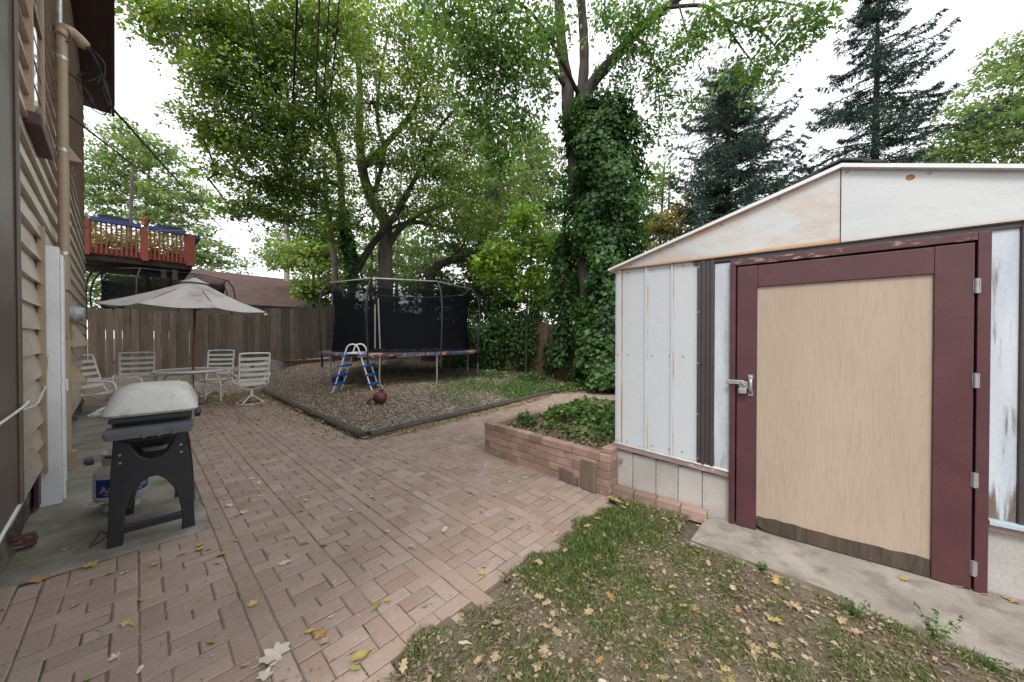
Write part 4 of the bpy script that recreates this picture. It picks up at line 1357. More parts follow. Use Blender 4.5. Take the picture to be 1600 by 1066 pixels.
def weeds():
    C0 = V((.939, 3.137, 0))
    for i, (px, py, h, n, label) in enumerate(((1335, 970, .13, 70, 'branching green weed at the middle of the slab edge'), (1465, 1005, .15, 80, 'tall clover weed at the slab edge near the right'),
                                   (1190, 895, .06, 60, 'low green tuft at the left end of the slab edge'), (1560, 1060, .08, 70, 'leafy weed in the bottom right corner'),
                                   (895, 743, .07, 60, 'small green weed at the foot of the planter wall'), (1080, 1040, .05, 60, 'low weed in the middle of the lawn foreground'),
                                   (1205, 790, .05, 25, 'tiny sprout at the end of the edging bricks'))):
        c = G(px, py, .005)
        rt = thing('weed', label, 'weed', c)
        P = []; A = []; b = MB()
        for k in range(7):
            ang = random.uniform(0, 6.28); l = h * random.uniform(.5, 1.1)
            tip = c + V((math.cos(ang) * l * .45, math.sin(ang) * l * .45, l))
            b.tube([c, c.lerp(tip, .5) + V((0, 0, .01)), tip], [.0016, .0013, .0008], 5)
            for m_ in range(n // 7):
                t = random.uniform(.2, 1)
                P.append(c.lerp(tip, t)); aa = random.uniform(0, 6.28); A.append((math.cos(aa), math.sin(aa), random.uniform(-.2, .5)))
        b.build('stems', M['plant'], rt, world=True)
        m_ = len(P)
        leaf_mesh('leaves', [tuple(p) for p in P], A, rdirs(m_, .4, 1), rng.uniform(.012, .026, m_), .75, rng.random(m_) * .7, M['leaf_hang'], rt)


# ------------------------------------------------------------------ grill
def grill():
    fl = G(166, 862); fr = G(305, 824)
    dx = (fr - fl); L = dx.length; dx.normalize(); dy = V((-dx.y, dx.x, 0))
    root = thing('gas_grill', 'portable gas grill with a pale grey lid on a black plastic stand', 'grill', fl, axes(dx, dy))
    inv = MATX[root].inverted()

    def fp(px, py):
        r = ray(px, py); o = inv @ V((0, 0, H)); d = inv.to_3x3() @ r
        t = -o.y / d.y
        p = o + d * t
        return (p.x, p.z)
    K = lambda x, y: fp(120 + x / 3.555, 580 + y / 3.555)
    poly = [K(200, 375), K(180, 640), K(165, 1000), K(253, 990), K(262, 890), K(266, 800), K(285, 730), K(320, 665), K(365, 615), K(410, 587), K(450, 580), K(495, 600), K(540, 650), K(570, 715), K(585, 800), K(582, 880),
            K(658, 866), K(645, 640), K(625, 470), K(588, 318), K(548, 345), K(532, 395), K(505, 440), K(460, 476), K(400, 488), K(350, 472), K(312, 432), K(290, 400), K(240, 392), K(230, 365)]
    b = MB(); b.prism(poly, lambda u, w, t: V((u, t, w)), 0.0, .035)
    b.build('stand_frame', M['black_plastic'], root, bevel=.006)
    b = MB(); b.prism(poly, lambda u, w, t: V((u, t, w)), .565, .60); b.build('stand_frame', M['black_plastic'], root, bevel=.006)
    # cross bars
    b = MB()
    p, q = K(262, 885), K(588, 800)
    b.bar((p[0] - .01, .018, p[1]), (q[0] + .01, .018, q[1]), .03, .05)
    b.build('foot_bar', M['black_plastic'], root, bevel=.006)
    b = MB()
    for x in (.10, L - .10):
        b.tube([(x, .036, .25), (x, .564, .25)], .011, 10)
    b.box((.06, .036, .30), (.09, .564, .42)); b.box((L - .09, .036, .30), (L - .06, .564, .42))
    b.build('side_bar', M['black_plastic'], root, smooth=40)
    for x, y in ((238, 468), (240, 512), (578, 408), (580, 448)):
        b = MB(); u, w = K(x, y); b.lathe([(0, .006), (.007, .005), (.008, 0)], (u, -.0005, w), 10, R=Matrix.Rotation(PI / 2, 3, 'X'))
        b.build('bolt', M['dull_steel'], root)
    # firebox
    xc = L / 2 + .0
    b = MB()
    def rr(w, d, z, cy, r=.09, n=6):
        pts = []
        for sx, sy, a0 in ((1, 1, 0), (-1, 1, 90), (-1, -1, 180), (1, -1, 270)):
            for i in range(n + 1):
                a = math.radians(a0 + 90 * i / n)
                pts.append(V((xc + sx * (w / 2 - r) + r * math.cos(a), cy + sy * (d / 2 - r) + r * math.sin(a), z)))
        return pts
    cy = .31
    def loft(bb, rings):
        m_ = len(rings[0]); vs = [p for r in rings for p in r]
        fs = [(i * m_ + k, i * m_ + (k + 1) % m_, (i + 1) * m_ + (k + 1) % m_, (i + 1) * m_ + k) for i in range(len(rings) - 1) for k in range(m_)]
        fs += [tuple(reversed(range(m_))), tuple((len(rings) - 1) * m_ + k for k in range(m_))]
        bb.add(vs, fs)
    loft(b, [rr(.22, .34, .62, cy), rr(.34, .50, .68, cy), rr(.40, .58, .80, cy), rr(.41, .60, .875, cy)])
    b.build('firebox', M['black_plastic'], root, smooth=35)
    b = MB()
    loft(b, [rr(.45, .64, .868, cy, .06), rr(.475, .665, .885, cy, .06), rr(.47, .66, .90, cy, .06), rr(.44, .62, .935, cy, .07), rr(.40, .57, .995, cy, .09), rr(.35, .50, 1.035, cy, .10), rr(.26, .38, 1.052, cy, .10), rr(.12, .2, 1.058, cy, .05)])
    b.build('lid', M['lid'], root, smooth=40)
    b = MB(); loft(b, [rr(.40, .02, .835, -.012, .008), rr(.40, .02, .862, -.012, .008)]); b.build('lid_gap', M['black_plastic'], root)
    # folding side shelf facing the camera
    b = MB()
    b.box((xc - .21, -.13, .765), (xc + .21, .03, .80)); b.box((xc - .20, -.145, .745), (xc + .20, -.128, .79))
    for k in (-.03, .04, .11): b.box((xc + k - .008, -.152, .738), (xc + k + .008, -.1455, .772))
    b.build('side_shelf', M['grey_plastic'], root, bevel=.008)
    b = MB(); b.box((xc - .16, .02, .69), (xc + .16, .04, .74)); b.tube([(xc - .12, .0, .72), (xc + .12, .0, .715)], .012, 8); b.build('shelf_bracket', M['black_plastic'], root)
    # grease cup
    b = MB(); b.lathe([(0, 0), (.06, 0), (.07, .03), (.055, .03)], (xc, .2, .58), 20); b.build('drip_tray', M['dull_steel'], root, smooth=40)
    # knobs and hose at the far right, front handle at the left
    b = MB()
    for y, z in ((.30, .80), (.42, .80)):
        b.lathe([(.03, 0), (.028, .035), (.0, .04)], (xc + .215, y, z), 14, R=Matrix.Rotation(PI / 2, 3, 'Y'))
    b.build('knob', M['black_plastic'], root, smooth=40)
    b = MB(); b.tube(curve_pts([(xc - .225, .16, .885), (xc - .285, .18, .87), (xc - .285, .44, .87), (xc - .225, .46, .885)], 6), .014, 10); b.build('lid_handle', M['lid'], root, smooth=50)
    b = MB(); b.tube(curve_pts([(xc + .1, .34, .68), (xc + .02, .4, .62), (xc - .08, .45, .56), (xc - .16, .52, .5), (xc - .25, .62, .47), (xc - .30, .70, .46)], 8), .010, 8); b.build('gas_hose', M['black_rubber'], root, smooth=60)
    # black cable loop on the ground
    b = MB(); c = [G(x, y, .02) for x, y in ((180, 845), (160, 830), (150, 842), (140, 855), (165, 840), (175, 825))]
    b.tube(curve_pts(c, 6), .003, 5)
    tag(b.build('loose_wire', M['cable'], smooth=60), 'thin bent dark wire on the concrete by the grill foot', 'wire')


def text_mesh(txt, size, mapf, mat, parent, name, offset=0.0):
    cu = bpy.data.curves.new(name, 'FONT')
    cu.body = txt; cu.size = size; cu.align_x = 'LEFT'; cu.resolution_u = 3; cu.offset = offset
    o = bpy.data.objects.new(name + '_tmp', cu)
    COL.objects.link(o)
    dg = bpy.context.evaluated_depsgraph_get(); dg.update()
    me = bpy.data.meshes.new_from_object(o.evaluated_get(dg))
    bpy.data.objects.remove(o)
    w = max((v.co.x for v in me.vertices), default=0)
    bm = bmesh.new(); bm.from_mesh(me)
    bmesh.ops.subdivide_edges(bm, edges=[e for e in bm.edges if e.calc_length() > .02], cuts=2)
    for v in bm.verts: v.co = mapf(v.co.x, v.co.y, w)
    bm.to_mesh(me); bm.free()
    me.materials.clear(); me.materials.append(mat)
    ob = bpy.data.objects.new(name, me)
    COL.objects.link(ob); ob.parent = parent
    return ob, w


def tank():
    c = D(190, 760, 2.84); c = V((c.x, c.y, .012))
    # turned so that the label faces the camera
    ang = math.atan2(-c.x, -c.y)
    zr = Matrix.Rotation(math.atan2(-c.y, -c.x) + math.radians(8), 3, 'Z')
    root = thing('propane_tank', 'grey propane tank with a blue and white label behind the grill stand', 'propane tank', c, zr)
    R = .155
    b = MB(); b.lathe([(.10, 0), (.105, 0), (.105, .05), (.12, .062), (.145, .09), (R, .13), (R, .285), (.148, .325), (.125, .36), (.085, .382), (.03, .392), (0, .393)], n=40)
    b.build('body', M['tank'], root, smooth=40)
    b = MB()
    n = 22
    vs = []; rr_ = .10
    for i in range(n + 1):
        a = math.radians(40 + 280 * i / n)
        for r, z in ((rr_, .375), (rr_, .46), (rr_ + .006, .46), (rr_ + .006, .375)):
            vs.append((r * math.cos(a + PI), r * math.sin(a + PI), z))
    b.add(vs, [(i * 4 + k, i * 4 + (k + 1) % 4, (i + 1) * 4 + (k + 1) % 4, (i + 1) * 4 + k) for i in range(n) for k in range(4)])
    b.build('collar', M['tank'], root, smooth=30)
    b = MB(); b.tube([(0, 0, .385), (0, 0, .43)], .025, 12); b.tube([(0, 0, .42), (.0, -.09, .43)], .014, 8); b.build('valve', M['dull_steel'], root, smooth=40)
    b = MB(); b.lathe([(0, -.0), (.034, 0), (.037, .012), (.03, .045), (0, .05)], (0.03, -.15, .43), 16, R=Matrix.Rotation(PI / 2, 3, 'X')); b.build('valve_knob', M['grey_plastic'], root, smooth=40)

    def band(name, a0, a1, z0, z1, r, mat):
        bb = MB(); n_ = 30
        vs = []
        for i in range(n_ + 1):
            a = math.radians(a0 + (a1 - a0) * i / n_)
            vs += [(r * math.cos(a), r * math.sin(a), z0), (r * math.cos(a), r * math.sin(a), z1)]
        bb.add(vs, [(2 * i, 2 * i + 2, 2 * i + 3, 2 * i + 1) for i in range(n_)])
        return bb.build(name, mat, root, smooth=40)
    band('label_border', -88, 88, .125, .29, R + .0012, M['label_white'])
    lab = band('label', -66, 66, .137, .278, R + .0024, M['label_blue'])

    def wrap(z0, a_start, r):
        def f(x, y, w):
            a = math.radians(a_start) + x / R
            return V((r * math.cos(a), r * math.sin(a), z0 + y))
        return f
    a0 = -52
    o, w = text_mesh('A', .062, wrap(.178, a0, R + .0036), M['label_white'], lab, 'lettering', .0035)
    text_mesh('A', .062, wrap(.178, a0, R + .0048), M['label_red'], lab, 'lettering')
    st = a0 + math.degrees((w + .004) / R)
    text_mesh('meriGas.', .062, wrap(.178, st, R + .0036), M['label_white'], lab, 'lettering', .0035)
    text_mesh('meriGas.', .062, wrap(.178, st, R + .0048), M['label_navy'], lab, 'lettering')
    text_mesh('PROPANE EXCHANGE', .022, wrap(.150, -44, R + .0038), M['label_white'], lab, 'lettering')
    # torn clear plastic at the side
    b = MB(); b.tube(curve_pts([(.0, -.155, .10), (.05, -.20, .085), (.09, -.17, .09), (.11, -.11, .1)], 5), .006, 6); b.build('plastic_tie', M['label_white'], root, smooth=50)


# ------------------------------------------------------------------ patio furniture
TB = None


def furniture():
    tc = D(300, 580, 7.3); tc = V((tc.x, tc.y, 0))
    root = thing('patio_table', 'round white patio table with a pale top and curved legs', 'table', tc, Matrix.Rotation(.3, 3, 'Z'))
    b = MB(); b.lathe([(.02, .712), (.56, .712), (.56, .722), (.02, .722)], n=48); b.build('tabletop', M['table_top'], root, smooth=30)
    b = MB(); b.tube([V((.585 * math.cos(2 * PI * i / 48), .585 * math.sin(2 * PI * i / 48), .712)) for i in range(48)], .024, 8, closed=True); b.build('rim', M['white_metal'], root, smooth=60)
    for k in range(4):
        a = k * PI / 2
        e = V((math.cos(a), math.sin(a), 0))
        b = MB(); b.tube(curve_pts([e * .12 + V((0, 0, .66)), e * .28 + V((0, 0, .675)), e * .42 + V((0, 0, .62)), e * .49 + V((0, 0, .45)), e * .50 + V((0, 0, .0))], 6), .019, 8)
        b.build('leg', M['white_metal'], root, smooth=60)
    b = MB(); b.tube([V((.30 * math.cos(2 * PI * i / 32), .30 * math.sin(2 * PI * i / 32), .66)) for i in range(32)], .014, 6, closed=True)
    b.tube([(0, 0, .25), (0, 0, .71)], .03, 10); b.build('brace', M['white_metal'], root, smooth=60)

    # umbrella
    ur = thing('patio_umbrella', 'open grey beige market umbrella over the round table', 'umbrella', tc + V((0, 0, 0)), Matrix.Rotation(.18, 3, 'Z') @ Matrix.Rotation(.03, 3, 'Y'))
    b = MB(); b.tube([(0, 0, 0.02), (0, 0, 1.4), (0, 0, 2.62)], .021, 12); b.build('pole', M['umbwood'], ur, smooth=40)
    n = 8; Rr = 1.36
    def canopy(r0, r1, z0, z1, name, sag=.05, hem=True):
        bb = MB(); m_ = 8; K_ = 6
        vs = []
        for k in range(n):
            for j in range(K_):
                f = j / K_
                a0 = 2 * PI * k / n; a1 = 2 * PI * (k + 1) / n
                for i in range(m_ + 1):
                    t = i / m_
                    r = r0 + (r1 - r0) * t
                    p = V((math.cos(a0), math.sin(a0), 0)).lerp(V((math.cos(a1), math.sin(a1), 0)), f) * r
                    z = z0 + (z1 - z0) * t - sag * math.sin(PI * t) * .6 - sag * t * math.sin(PI * f) * .8 * (1 if hem else .3)
                    vs.append(V((p.x * (1 - .05 * math.sin(PI * f) * t), p.y * (1 - .05 * math.sin(PI * f) * t), z)))
        cols_ = n * K_
        bb.add(vs, [(c * (m_ + 1) + i, c * (m_ + 1) + i + 1, ((c + 1) % cols_) * (m_ + 1) + i + 1, ((c + 1) % cols_) * (m_ + 1) + i) for c in range(cols_) for i in range(m_)], rnd=.5)
        o = bb.build(name, M['canopy'], ur, smooth=8)
        return o
    cn = canopy(.10, Rr, 2.58, 2.0, 'canopy')
    v = canopy(.02, .24, 2.67, 2.56, 'vent', .01, False); 
    b = MB()
    for k in range(n):
        a = 2 * PI * k / n; e = V((math.cos(a), math.sin(a), 0))
        b.tube([e * .03 + V((0, 0, 2.57)), e * .7 + V((0, 0, 2.275)), e * 1.33 + V((0, 0, 1.985))], .009, 6)
        b.tube([e * .03 + V((0, 0, 1.98)), e * .62 + V((0, 0, 2.30))], .008, 6)
    b.build('ribs', M['umbwood'], ur, smooth=50)
    b = MB(); b.lathe([(0, 2.74), (.018, 2.72), (.026, 2.69), (.02, 2.66), (.0, 2.655)], n=12); b.build('finial', M['umbwood'], ur, smooth=50)
    b = MB(); b.lathe([(.25, 0.0), (.25, .03), (.08, .07), (.04, .25), (.022, .25)], n=28); b.build('base', M['black_plastic'], ur, smooth=40)

    # swivel strap chair
    def chair(loc, ang, label):
        rt = thing('patio_chair', label, 'chair', loc, Matrix.Rotation(ang, 3, 'Z'), 'white strap chairs around the patio table')
        # local: faces +x
        fr = MB()
        w = .25
        side = lambda y: [V((.24, y, .42)), V((.0, y, .40)), V((-.20, y, .40)), V((-.27, y, .50)), V((-.36, y, .80)), V((-.42, y, 1.04))]
        p = curve_pts([V((.27, -w, .40))] + side(-w)[0:] + [V((-.435, -w + .05, 1.08)), V((-.435, w - .05, 1.08))] + side(w)[::-1] + [V((.27, w, .40))], 4)
        fr.tube(p, .0165, 8)
        fr.tube([(.26, -w, .41), (.27, -w + .05, .405), (.27, w - .05, .405), (.26, w, .41)], .0165, 8)
        fr.build('frame', M['white_metal'], rt, smooth=60)
        for y in (-w - .03, w + .03):
            a_ = MB(); sgn = 1 if y > 0 else -1
            a_.tube(curve_pts([V((.22, y - sgn * .03, .40)), V((.28, y + sgn * .01, .50)), V((.25, y + sgn * .02, .61)), V((.10, y + sgn * .02, .635)), V((-.15, y + sgn * .02, .63)), V((-.30, y - sgn * .02, .60))], 5), .018, 8)
            a_.build('armrest', M['white_metal'], rt, smooth=60)
        st = MB()
        def strap(a, b_, tan, wd):
            t = V(tan).normalized() * wd / 2
            nrm = (V(b_) - V(a)).cross(t).normalized() * .003
            sg = 6; vs = []
            for i in range(sg + 1):
                f = i / sg; c = V(a).lerp(V(b_), f) - V(nrm).normalized() * 0.0
                s_ = nrm.normalized() * (.018 * math.sin(PI * f)) * (-1 if nrm.z > 0 else 1)
                for e in (t + nrm, -t + nrm, -t - nrm, t - nrm): vs.append(c + s_ + e)
            st.add(vs, [(i * 4 + k, i * 4 + (k + 1) % 4, (i + 1) * 4 + (k + 1) % 4, (i + 1) * 4 + k) for i in range(sg) for k in range(4)])
        for k in range(5):
            f = k / 4; c = V((-.29, 0, .53)).lerp(V((-.405, 0, .97)), f)
            strap(c + V((0, -w, 0)), c + V((0, w, 0)), (-.115, 0, .44), .058)
        bs = st.build('back_straps', M['strap'], rt)
        st = MB()
        for k in range(5):
            x = -.16 + k * .085
            strap((x, -w, .413), (x, w, .413), (1, 0, 0), .055)
        st.build('seat_straps', M['strap'], rt)
        bs = MB()
        bs.tube([V((.27 * math.cos(2 * PI * i / 28), .27 * math.sin(2 * PI * i / 28), .015)) for i in range(28)], .013, 7, closed=True)
        for k in range(4):
            a = PI / 4 + k * PI / 2
            bs.tube(curve_pts([V((.27 * math.cos(a), .27 * math.sin(a), .02)), V((.12 * math.cos(a), .12 * math.sin(a), .11)), V((.03 * math.cos(a), .03 * math.sin(a), .17))], 4), .014, 7)
        bs.tube([(0, 0, .15), (0, 0, .30)], .03, 10)
        bs.tube(curve_pts([V((.16, -w + .02, .39)), V((.05, -.1, .31)), V((0, 0, .30)), V((.05, .1, .31)), V((.16, w - .02, .39))], 4), .013, 7)
        bs.tube(curve_pts([V((-.2, -w + .02, .39)), V((-.06, -.1, .31)), V((0, 0, .30)), V((-.06, .1, .31)), V((-.2, w - .02, .39))], 4), .013, 7)
        bs.build('swivel_base', M['white_metal'], rt, smooth=60)
        return rt
    pA = G(393, 630)
    va = math.atan2(pA.y, pA.x)
    chair(pA, va + .15, 'white swivel strap chair right of the table, seen from behind')
    p = D(338, 600, 8.35); p = V((p.x, p.y, .0)); chair(p, math.atan2(-p.y, -p.x) - .25, 'white strap chair behind the table facing the camera')
    p = D(213, 600, 7.1); p = V((p.x, p.y, .0)); chair(p, math.atan2(tc.y - p.y, tc.x - p.x) - 1.0 + PI * 0, 'white strap chair showing its back above the grill lid')
    p = D(172, 620, 6.3); p = V((p.x, p.y, .0)); chair(p, .25, 'leftmost white strap chair, seen from the side against the house')


# ------------------------------------------------------------------ trampoline
def make_trampoline(center, zb, R, ang, label, group=None, rail='dull_steel'):
    root = thing('trampoline', label, 'trampoline', (center[0], center[1], zb), Matrix.Rotation(ang, 3, 'Z'), group)
    hr = .78
    n = 72
    ringp = lambda r, z, m_=n: [V((r * math.cos(2 * PI * i / m_), r * math.sin(2 * PI * i / m_), z)) for i in range(m_)]
    b = MB(); b.tube(ringp(R, hr), .027, 8, closed=True); b.build('frame_ring', M['steel'], root, smooth=60)
    b = MB(); b.lathe([(0, hr + .005), (R - .25, hr + .005)], n=n); b.build('jump_mat', M['mat'], root)
    b = MB(); b.lathe([(R - .27, hr + .03), (R - .2, hr + .055), (R - .02, hr + .05), (R + .05, hr + .03), (R + .055, hr - .02)], n=n); b.build('spring_pad', M['spring_pad'], root, smooth=50)
    for k in range(4):
        a = k * PI / 2 + .2
        p = V((R * math.cos(a), R * math.sin(a), 0)); q = V((R * math.cos(a + .62), R * math.sin(a + .62), 0))
        e = (V((math.cos(a + .31), math.sin(a + .31), 0)))
        t = (q - p).normalized() * .1
        b = MB()
        b.tube(curve_pts([p + V((0, 0, hr)), p + V((0, 0, .10)), p + t * .5 + V((0, 0, .01)), p + t * 2 + V((0, 0, -.06)), q - t * 2 + V((0, 0, -.06)), q - t * .5 + V((0, 0, .01)), q + V((0, 0, .10)), q + V((0, 0, hr))], 5), .022, 8)
        b.build('leg', M['steel'], root, smooth=60)
    ht = hr + 1.93
    Rn = R - .16
    np_ = 8
    for k in range(np_):
        a = 2 * PI * k / np_ + .08
        e = V((math.cos(a), math.sin(a), 0))
        b = MB(); b.tube(curve_pts([e * (R + .03) + V((0, 0, hr - .35)), e * (R + .05) + V((0, 0, hr + .3)), e * (R + .10) + V((0, 0, hr + 1.0)), e * (R + .04) + V((0, 0, hr + 1.6)), e * (Rn + .02) + V((0, 0, ht))], 5), .024, 8)
        b.build('pole', M['black_rubber'], root, smooth=60)
    pts = [V((Rn * math.cos(2 * PI * k / np_ + .08), Rn * math.sin(2 * PI * k / np_ + .08), ht)) for k in range(np_)]
    b = MB(); b.tube(pts, .016, 6, closed=True); b.build('top_rail', M[rail], root, smooth=60)
    # net: dark lower cloth and thinner upper mesh, pulled in between the poles
    def net(z0, z1, name, mat, skip=None):
        bb = MB(); K_ = 8; m_ = 6; vs = []
        for k in range(np_):
            p, q = pts[k], pts[(k + 1) % np_]
            for j in range(K_):
                f = j / K_
                for i in range(m_ + 1):
                    t = (z0 + (z1 - z0) * i / m_ - hr) / (ht - hr)
                    base = V((math.cos(2 * PI * (k + f) / np_ + .08), math.sin(2 * PI * (k + f) / np_ + .08), 0)) * (R - .24)
                    top = p.lerp(q, f) * .985
                    c = base.lerp(V((top.x, top.y, 0)), t) * (1 - .035 * math.sin(PI * t))
                    sg = -.05 * math.sin(PI * f) * t
                    vs.append(V((c.x, c.y, hr + (ht - hr) * t + sg)))
        cols_ = np_ * K_
        bb.add(vs, [(c * (m_ + 1) + i, c * (m_ + 1) + i + 1, ((c + 1) % cols_) * (m_ + 1) + i + 1, ((c + 1) % cols_) * (m_ + 1) + i) for c in range(cols_) for i in range(m_)])
        bb.build(name, mat, root, smooth=60)
    net(hr + .01, hr + 1.72, 'safety_net', M['net']); net(hr + 1.725, ht, 'net_header', M['net_thin'])
    return root


def trampolines():
    c = D(632, 548, 10.8)
    ang = math.atan2(-c.y, -c.x)
    r = make_trampoline((c.x, c.y), .19, 2.28, ang - .46, 'large round trampoline with a tall black safety net on the mulch')
    # zipper strips of the net door
    b = MB()
    p0 = D(586, 545, 8.95); 
    for (x0, y0, x1, y1) in ((586, 545, 586, 440), (594, 545, 590, 445)):
        b.bar(D(x0, y0, 8.78), D(x1, y1, 8.82), .035, .006, up=V((0, 1, 0)))
    b.build('net_zip', M['dull_steel'], r, world=True)
    b = MB(); pA = D(583, 452, 8.95)
    # fallen leaves on the mat
    n = 500
    a = rng.uniform(0, 2 * PI, n); q = 2.0 * np.sqrt(rng.random(n))
    P = np.stack([c.x + q * np.cos(a), c.y + q * np.sin(a), np.full(n, .19 + .79)], 1)
    tag(leaf_mesh('mat_leaf_litter', P, rdirs(n, -.1, .2), rdirs(n, .5, 1), rng.uniform(.04, .08, n), .6, rng.random(n), M['litter_yellow']), kind='stuff')
    c2 = D(262, 470, 12.7)
    make_trampoline((c2.x, c2.y), .92, 1.9, 0.35, 'second trampoline with black padded poles beyond the wooden fence', rail='black_rubber')

    # A-frame pool ladder
    lp = D(547, 610, 8.1); lp.z = zg(lp.x, lp.y)
    f1 = G(516, 611, .12); f2 = G(586, 611, .12)
    dx = (f2 - f1).normalized()
    root = thing('pool_ladder', 'white A-frame pool ladder with blue steps in front of the trampoline', 'ladder', ((f1 + f2) / 2), axes(dx, V((-dx.y, dx.x, 0))))
    hh = 1.02; wd = .21
    for y0 in (0.0, .42):
        for sgn, nm in ((-1, 'rail'), (1, 'rail')):
            b = MB()
            b.tube(curve_pts([V((sgn * .52, y0, -.05)), V((sgn * .46, y0, .03)), V((sgn * .28, y0, .58)), V((sgn * .17, y0, .94)), V((sgn * .13, y0, 1.05)), V((sgn * .07, y0, 1.11)), V((0, y0, 1.125))], 5), .018, 8)
            b.build(nm, M['white_metal'], root, smooth=60)
    for sgn in (-1, 1):
        for z in (.16, .38, .60, .85):
            x = sgn * (.47 - (z - .03) / .91 * .29)
            b = MB(); b.box((x - .07, -.03, z - .022), (x + .07, .45, z + .022)); b.build('step', M['ladder_blue'], root, bevel=.008)
    b = MB(); b.box((-.13, -.02, .885), (.13, .44, .93)); b.build('top_plate', M['white_metal'], root, bevel=.01)
    # ball and jug
    p = G(528, 590, .32)
    p = D(527, 590, 9.6)
    b = MB(); b.lathe([(.15 * math.sin(PI * i / 16), -.15 * math.cos(PI * i / 16)) for i in range(17)], (p.x, p.y, zg(p.x, p.y) + .16), 24)
    tag(b.build('ball', M['ball_blue'], smooth=60), 'dark blue ball on the ground under the ladder', 'ball')
    p = G(592, 630, .07)
    root = thing('jug', 'dark red plastic jug lying on the mulch', 'jug', (p.x, p.y, .075), Matrix.Rotation(.5, 3, 'Z'))
    b = MB(); b.lathe([(0, 0), (.08, .003), (.125, .04), (.14, .10), (.13, .16), (.095, .205), (.05, .225), (.032, .232), (.03, .262), (.036, .266), (.02, .267)], n=26, R=Matrix.Rotation(.22, 3, 'Y')); b.build('body', M['jug'], root, smooth=45)
    b = MB(); b.lathe([(0, .262), (.03, .262), (.033, .285), (0, .288)], n=14, R=Matrix.Rotation(.22, 3, 'Y')); b.build('cap', M['black_plastic'], root, smooth=40)
    b = MB(); b.tube(curve_pts([V((-.11, 0, .10)), V((-.17, .0, .07)), V((-.21, .0, .03)), V((-.20, .0, .0)), V((-.15, 0, .01))], 5), .022, 8); b.build('spout', M['jug'], root, smooth=60)


# ------------------------------------------------------------------ fences and far structures
def fence(p, q, h, mat, label, zf, gap=.004, pw=.14, top_j=.012):
    d = (q - p); L = d.length; d.normalize(); nrm = V((-d.y, d.x, 0))
    root = thing('fence', label, 'fence', (p.x, p.y, zf(p)))
    b = MB()
    t = 0
    while t < L:
        w = pw + random.gauss(0, .006)
        c = p + d * (t + w / 2); z0 = zf(c) + random.uniform(0, .02); z1 = zf(c) + h + random.gauss(0, top_j)
        wob = random.gauss(0, .004)
        c = c + nrm * wob
        R = axes(d, nrm)
        cz = .025
        vs = [(-w / 2, -.01, z0), (w / 2, -.01, z0), (w / 2, -.01, z1 - cz), (w / 2 - cz, -.01, z1), (-w / 2 + cz, -.01, z1), (-w / 2, -.01, z1 - cz)]
        vs += [(x, .01, z) for x, _, z in vs]
        b.add([R @ V(v) + V((c.x, c.y, 0)) for v in vs], [(0, 1, 2, 3, 4, 5), tuple(reversed(range(6, 12)))] + [(i, i + 6, (i + 1) % 6 + 6, (i + 1) % 6) for i in range(6)])
        t += w + abs(random.gauss(gap, .006))
    b.build('boards', mat, root, world=True)
    for f in (.18, .82):
        b = MB(); a_ = p + nrm * .045; e_ = q + nrm * .045
        b.bar(V((a_.x, a_.y, zf(p) + h * f)), V((e_.x, e_.y, zf(q) + h * f)), .04, .09); b.build('rail', mat, root, world=True)
    k = max(2, int(L / 2.4))
    for i in range(k + 1):
        c = p + d * L * i / k + nrm * .11
        b = MB(); b.box((c.x - .045, c.y - .045, zf(c) - .2), (c.x + .045, c.y + .045, zf(c) + h - .05)); b.build('post', mat, root, world=True)
    return root


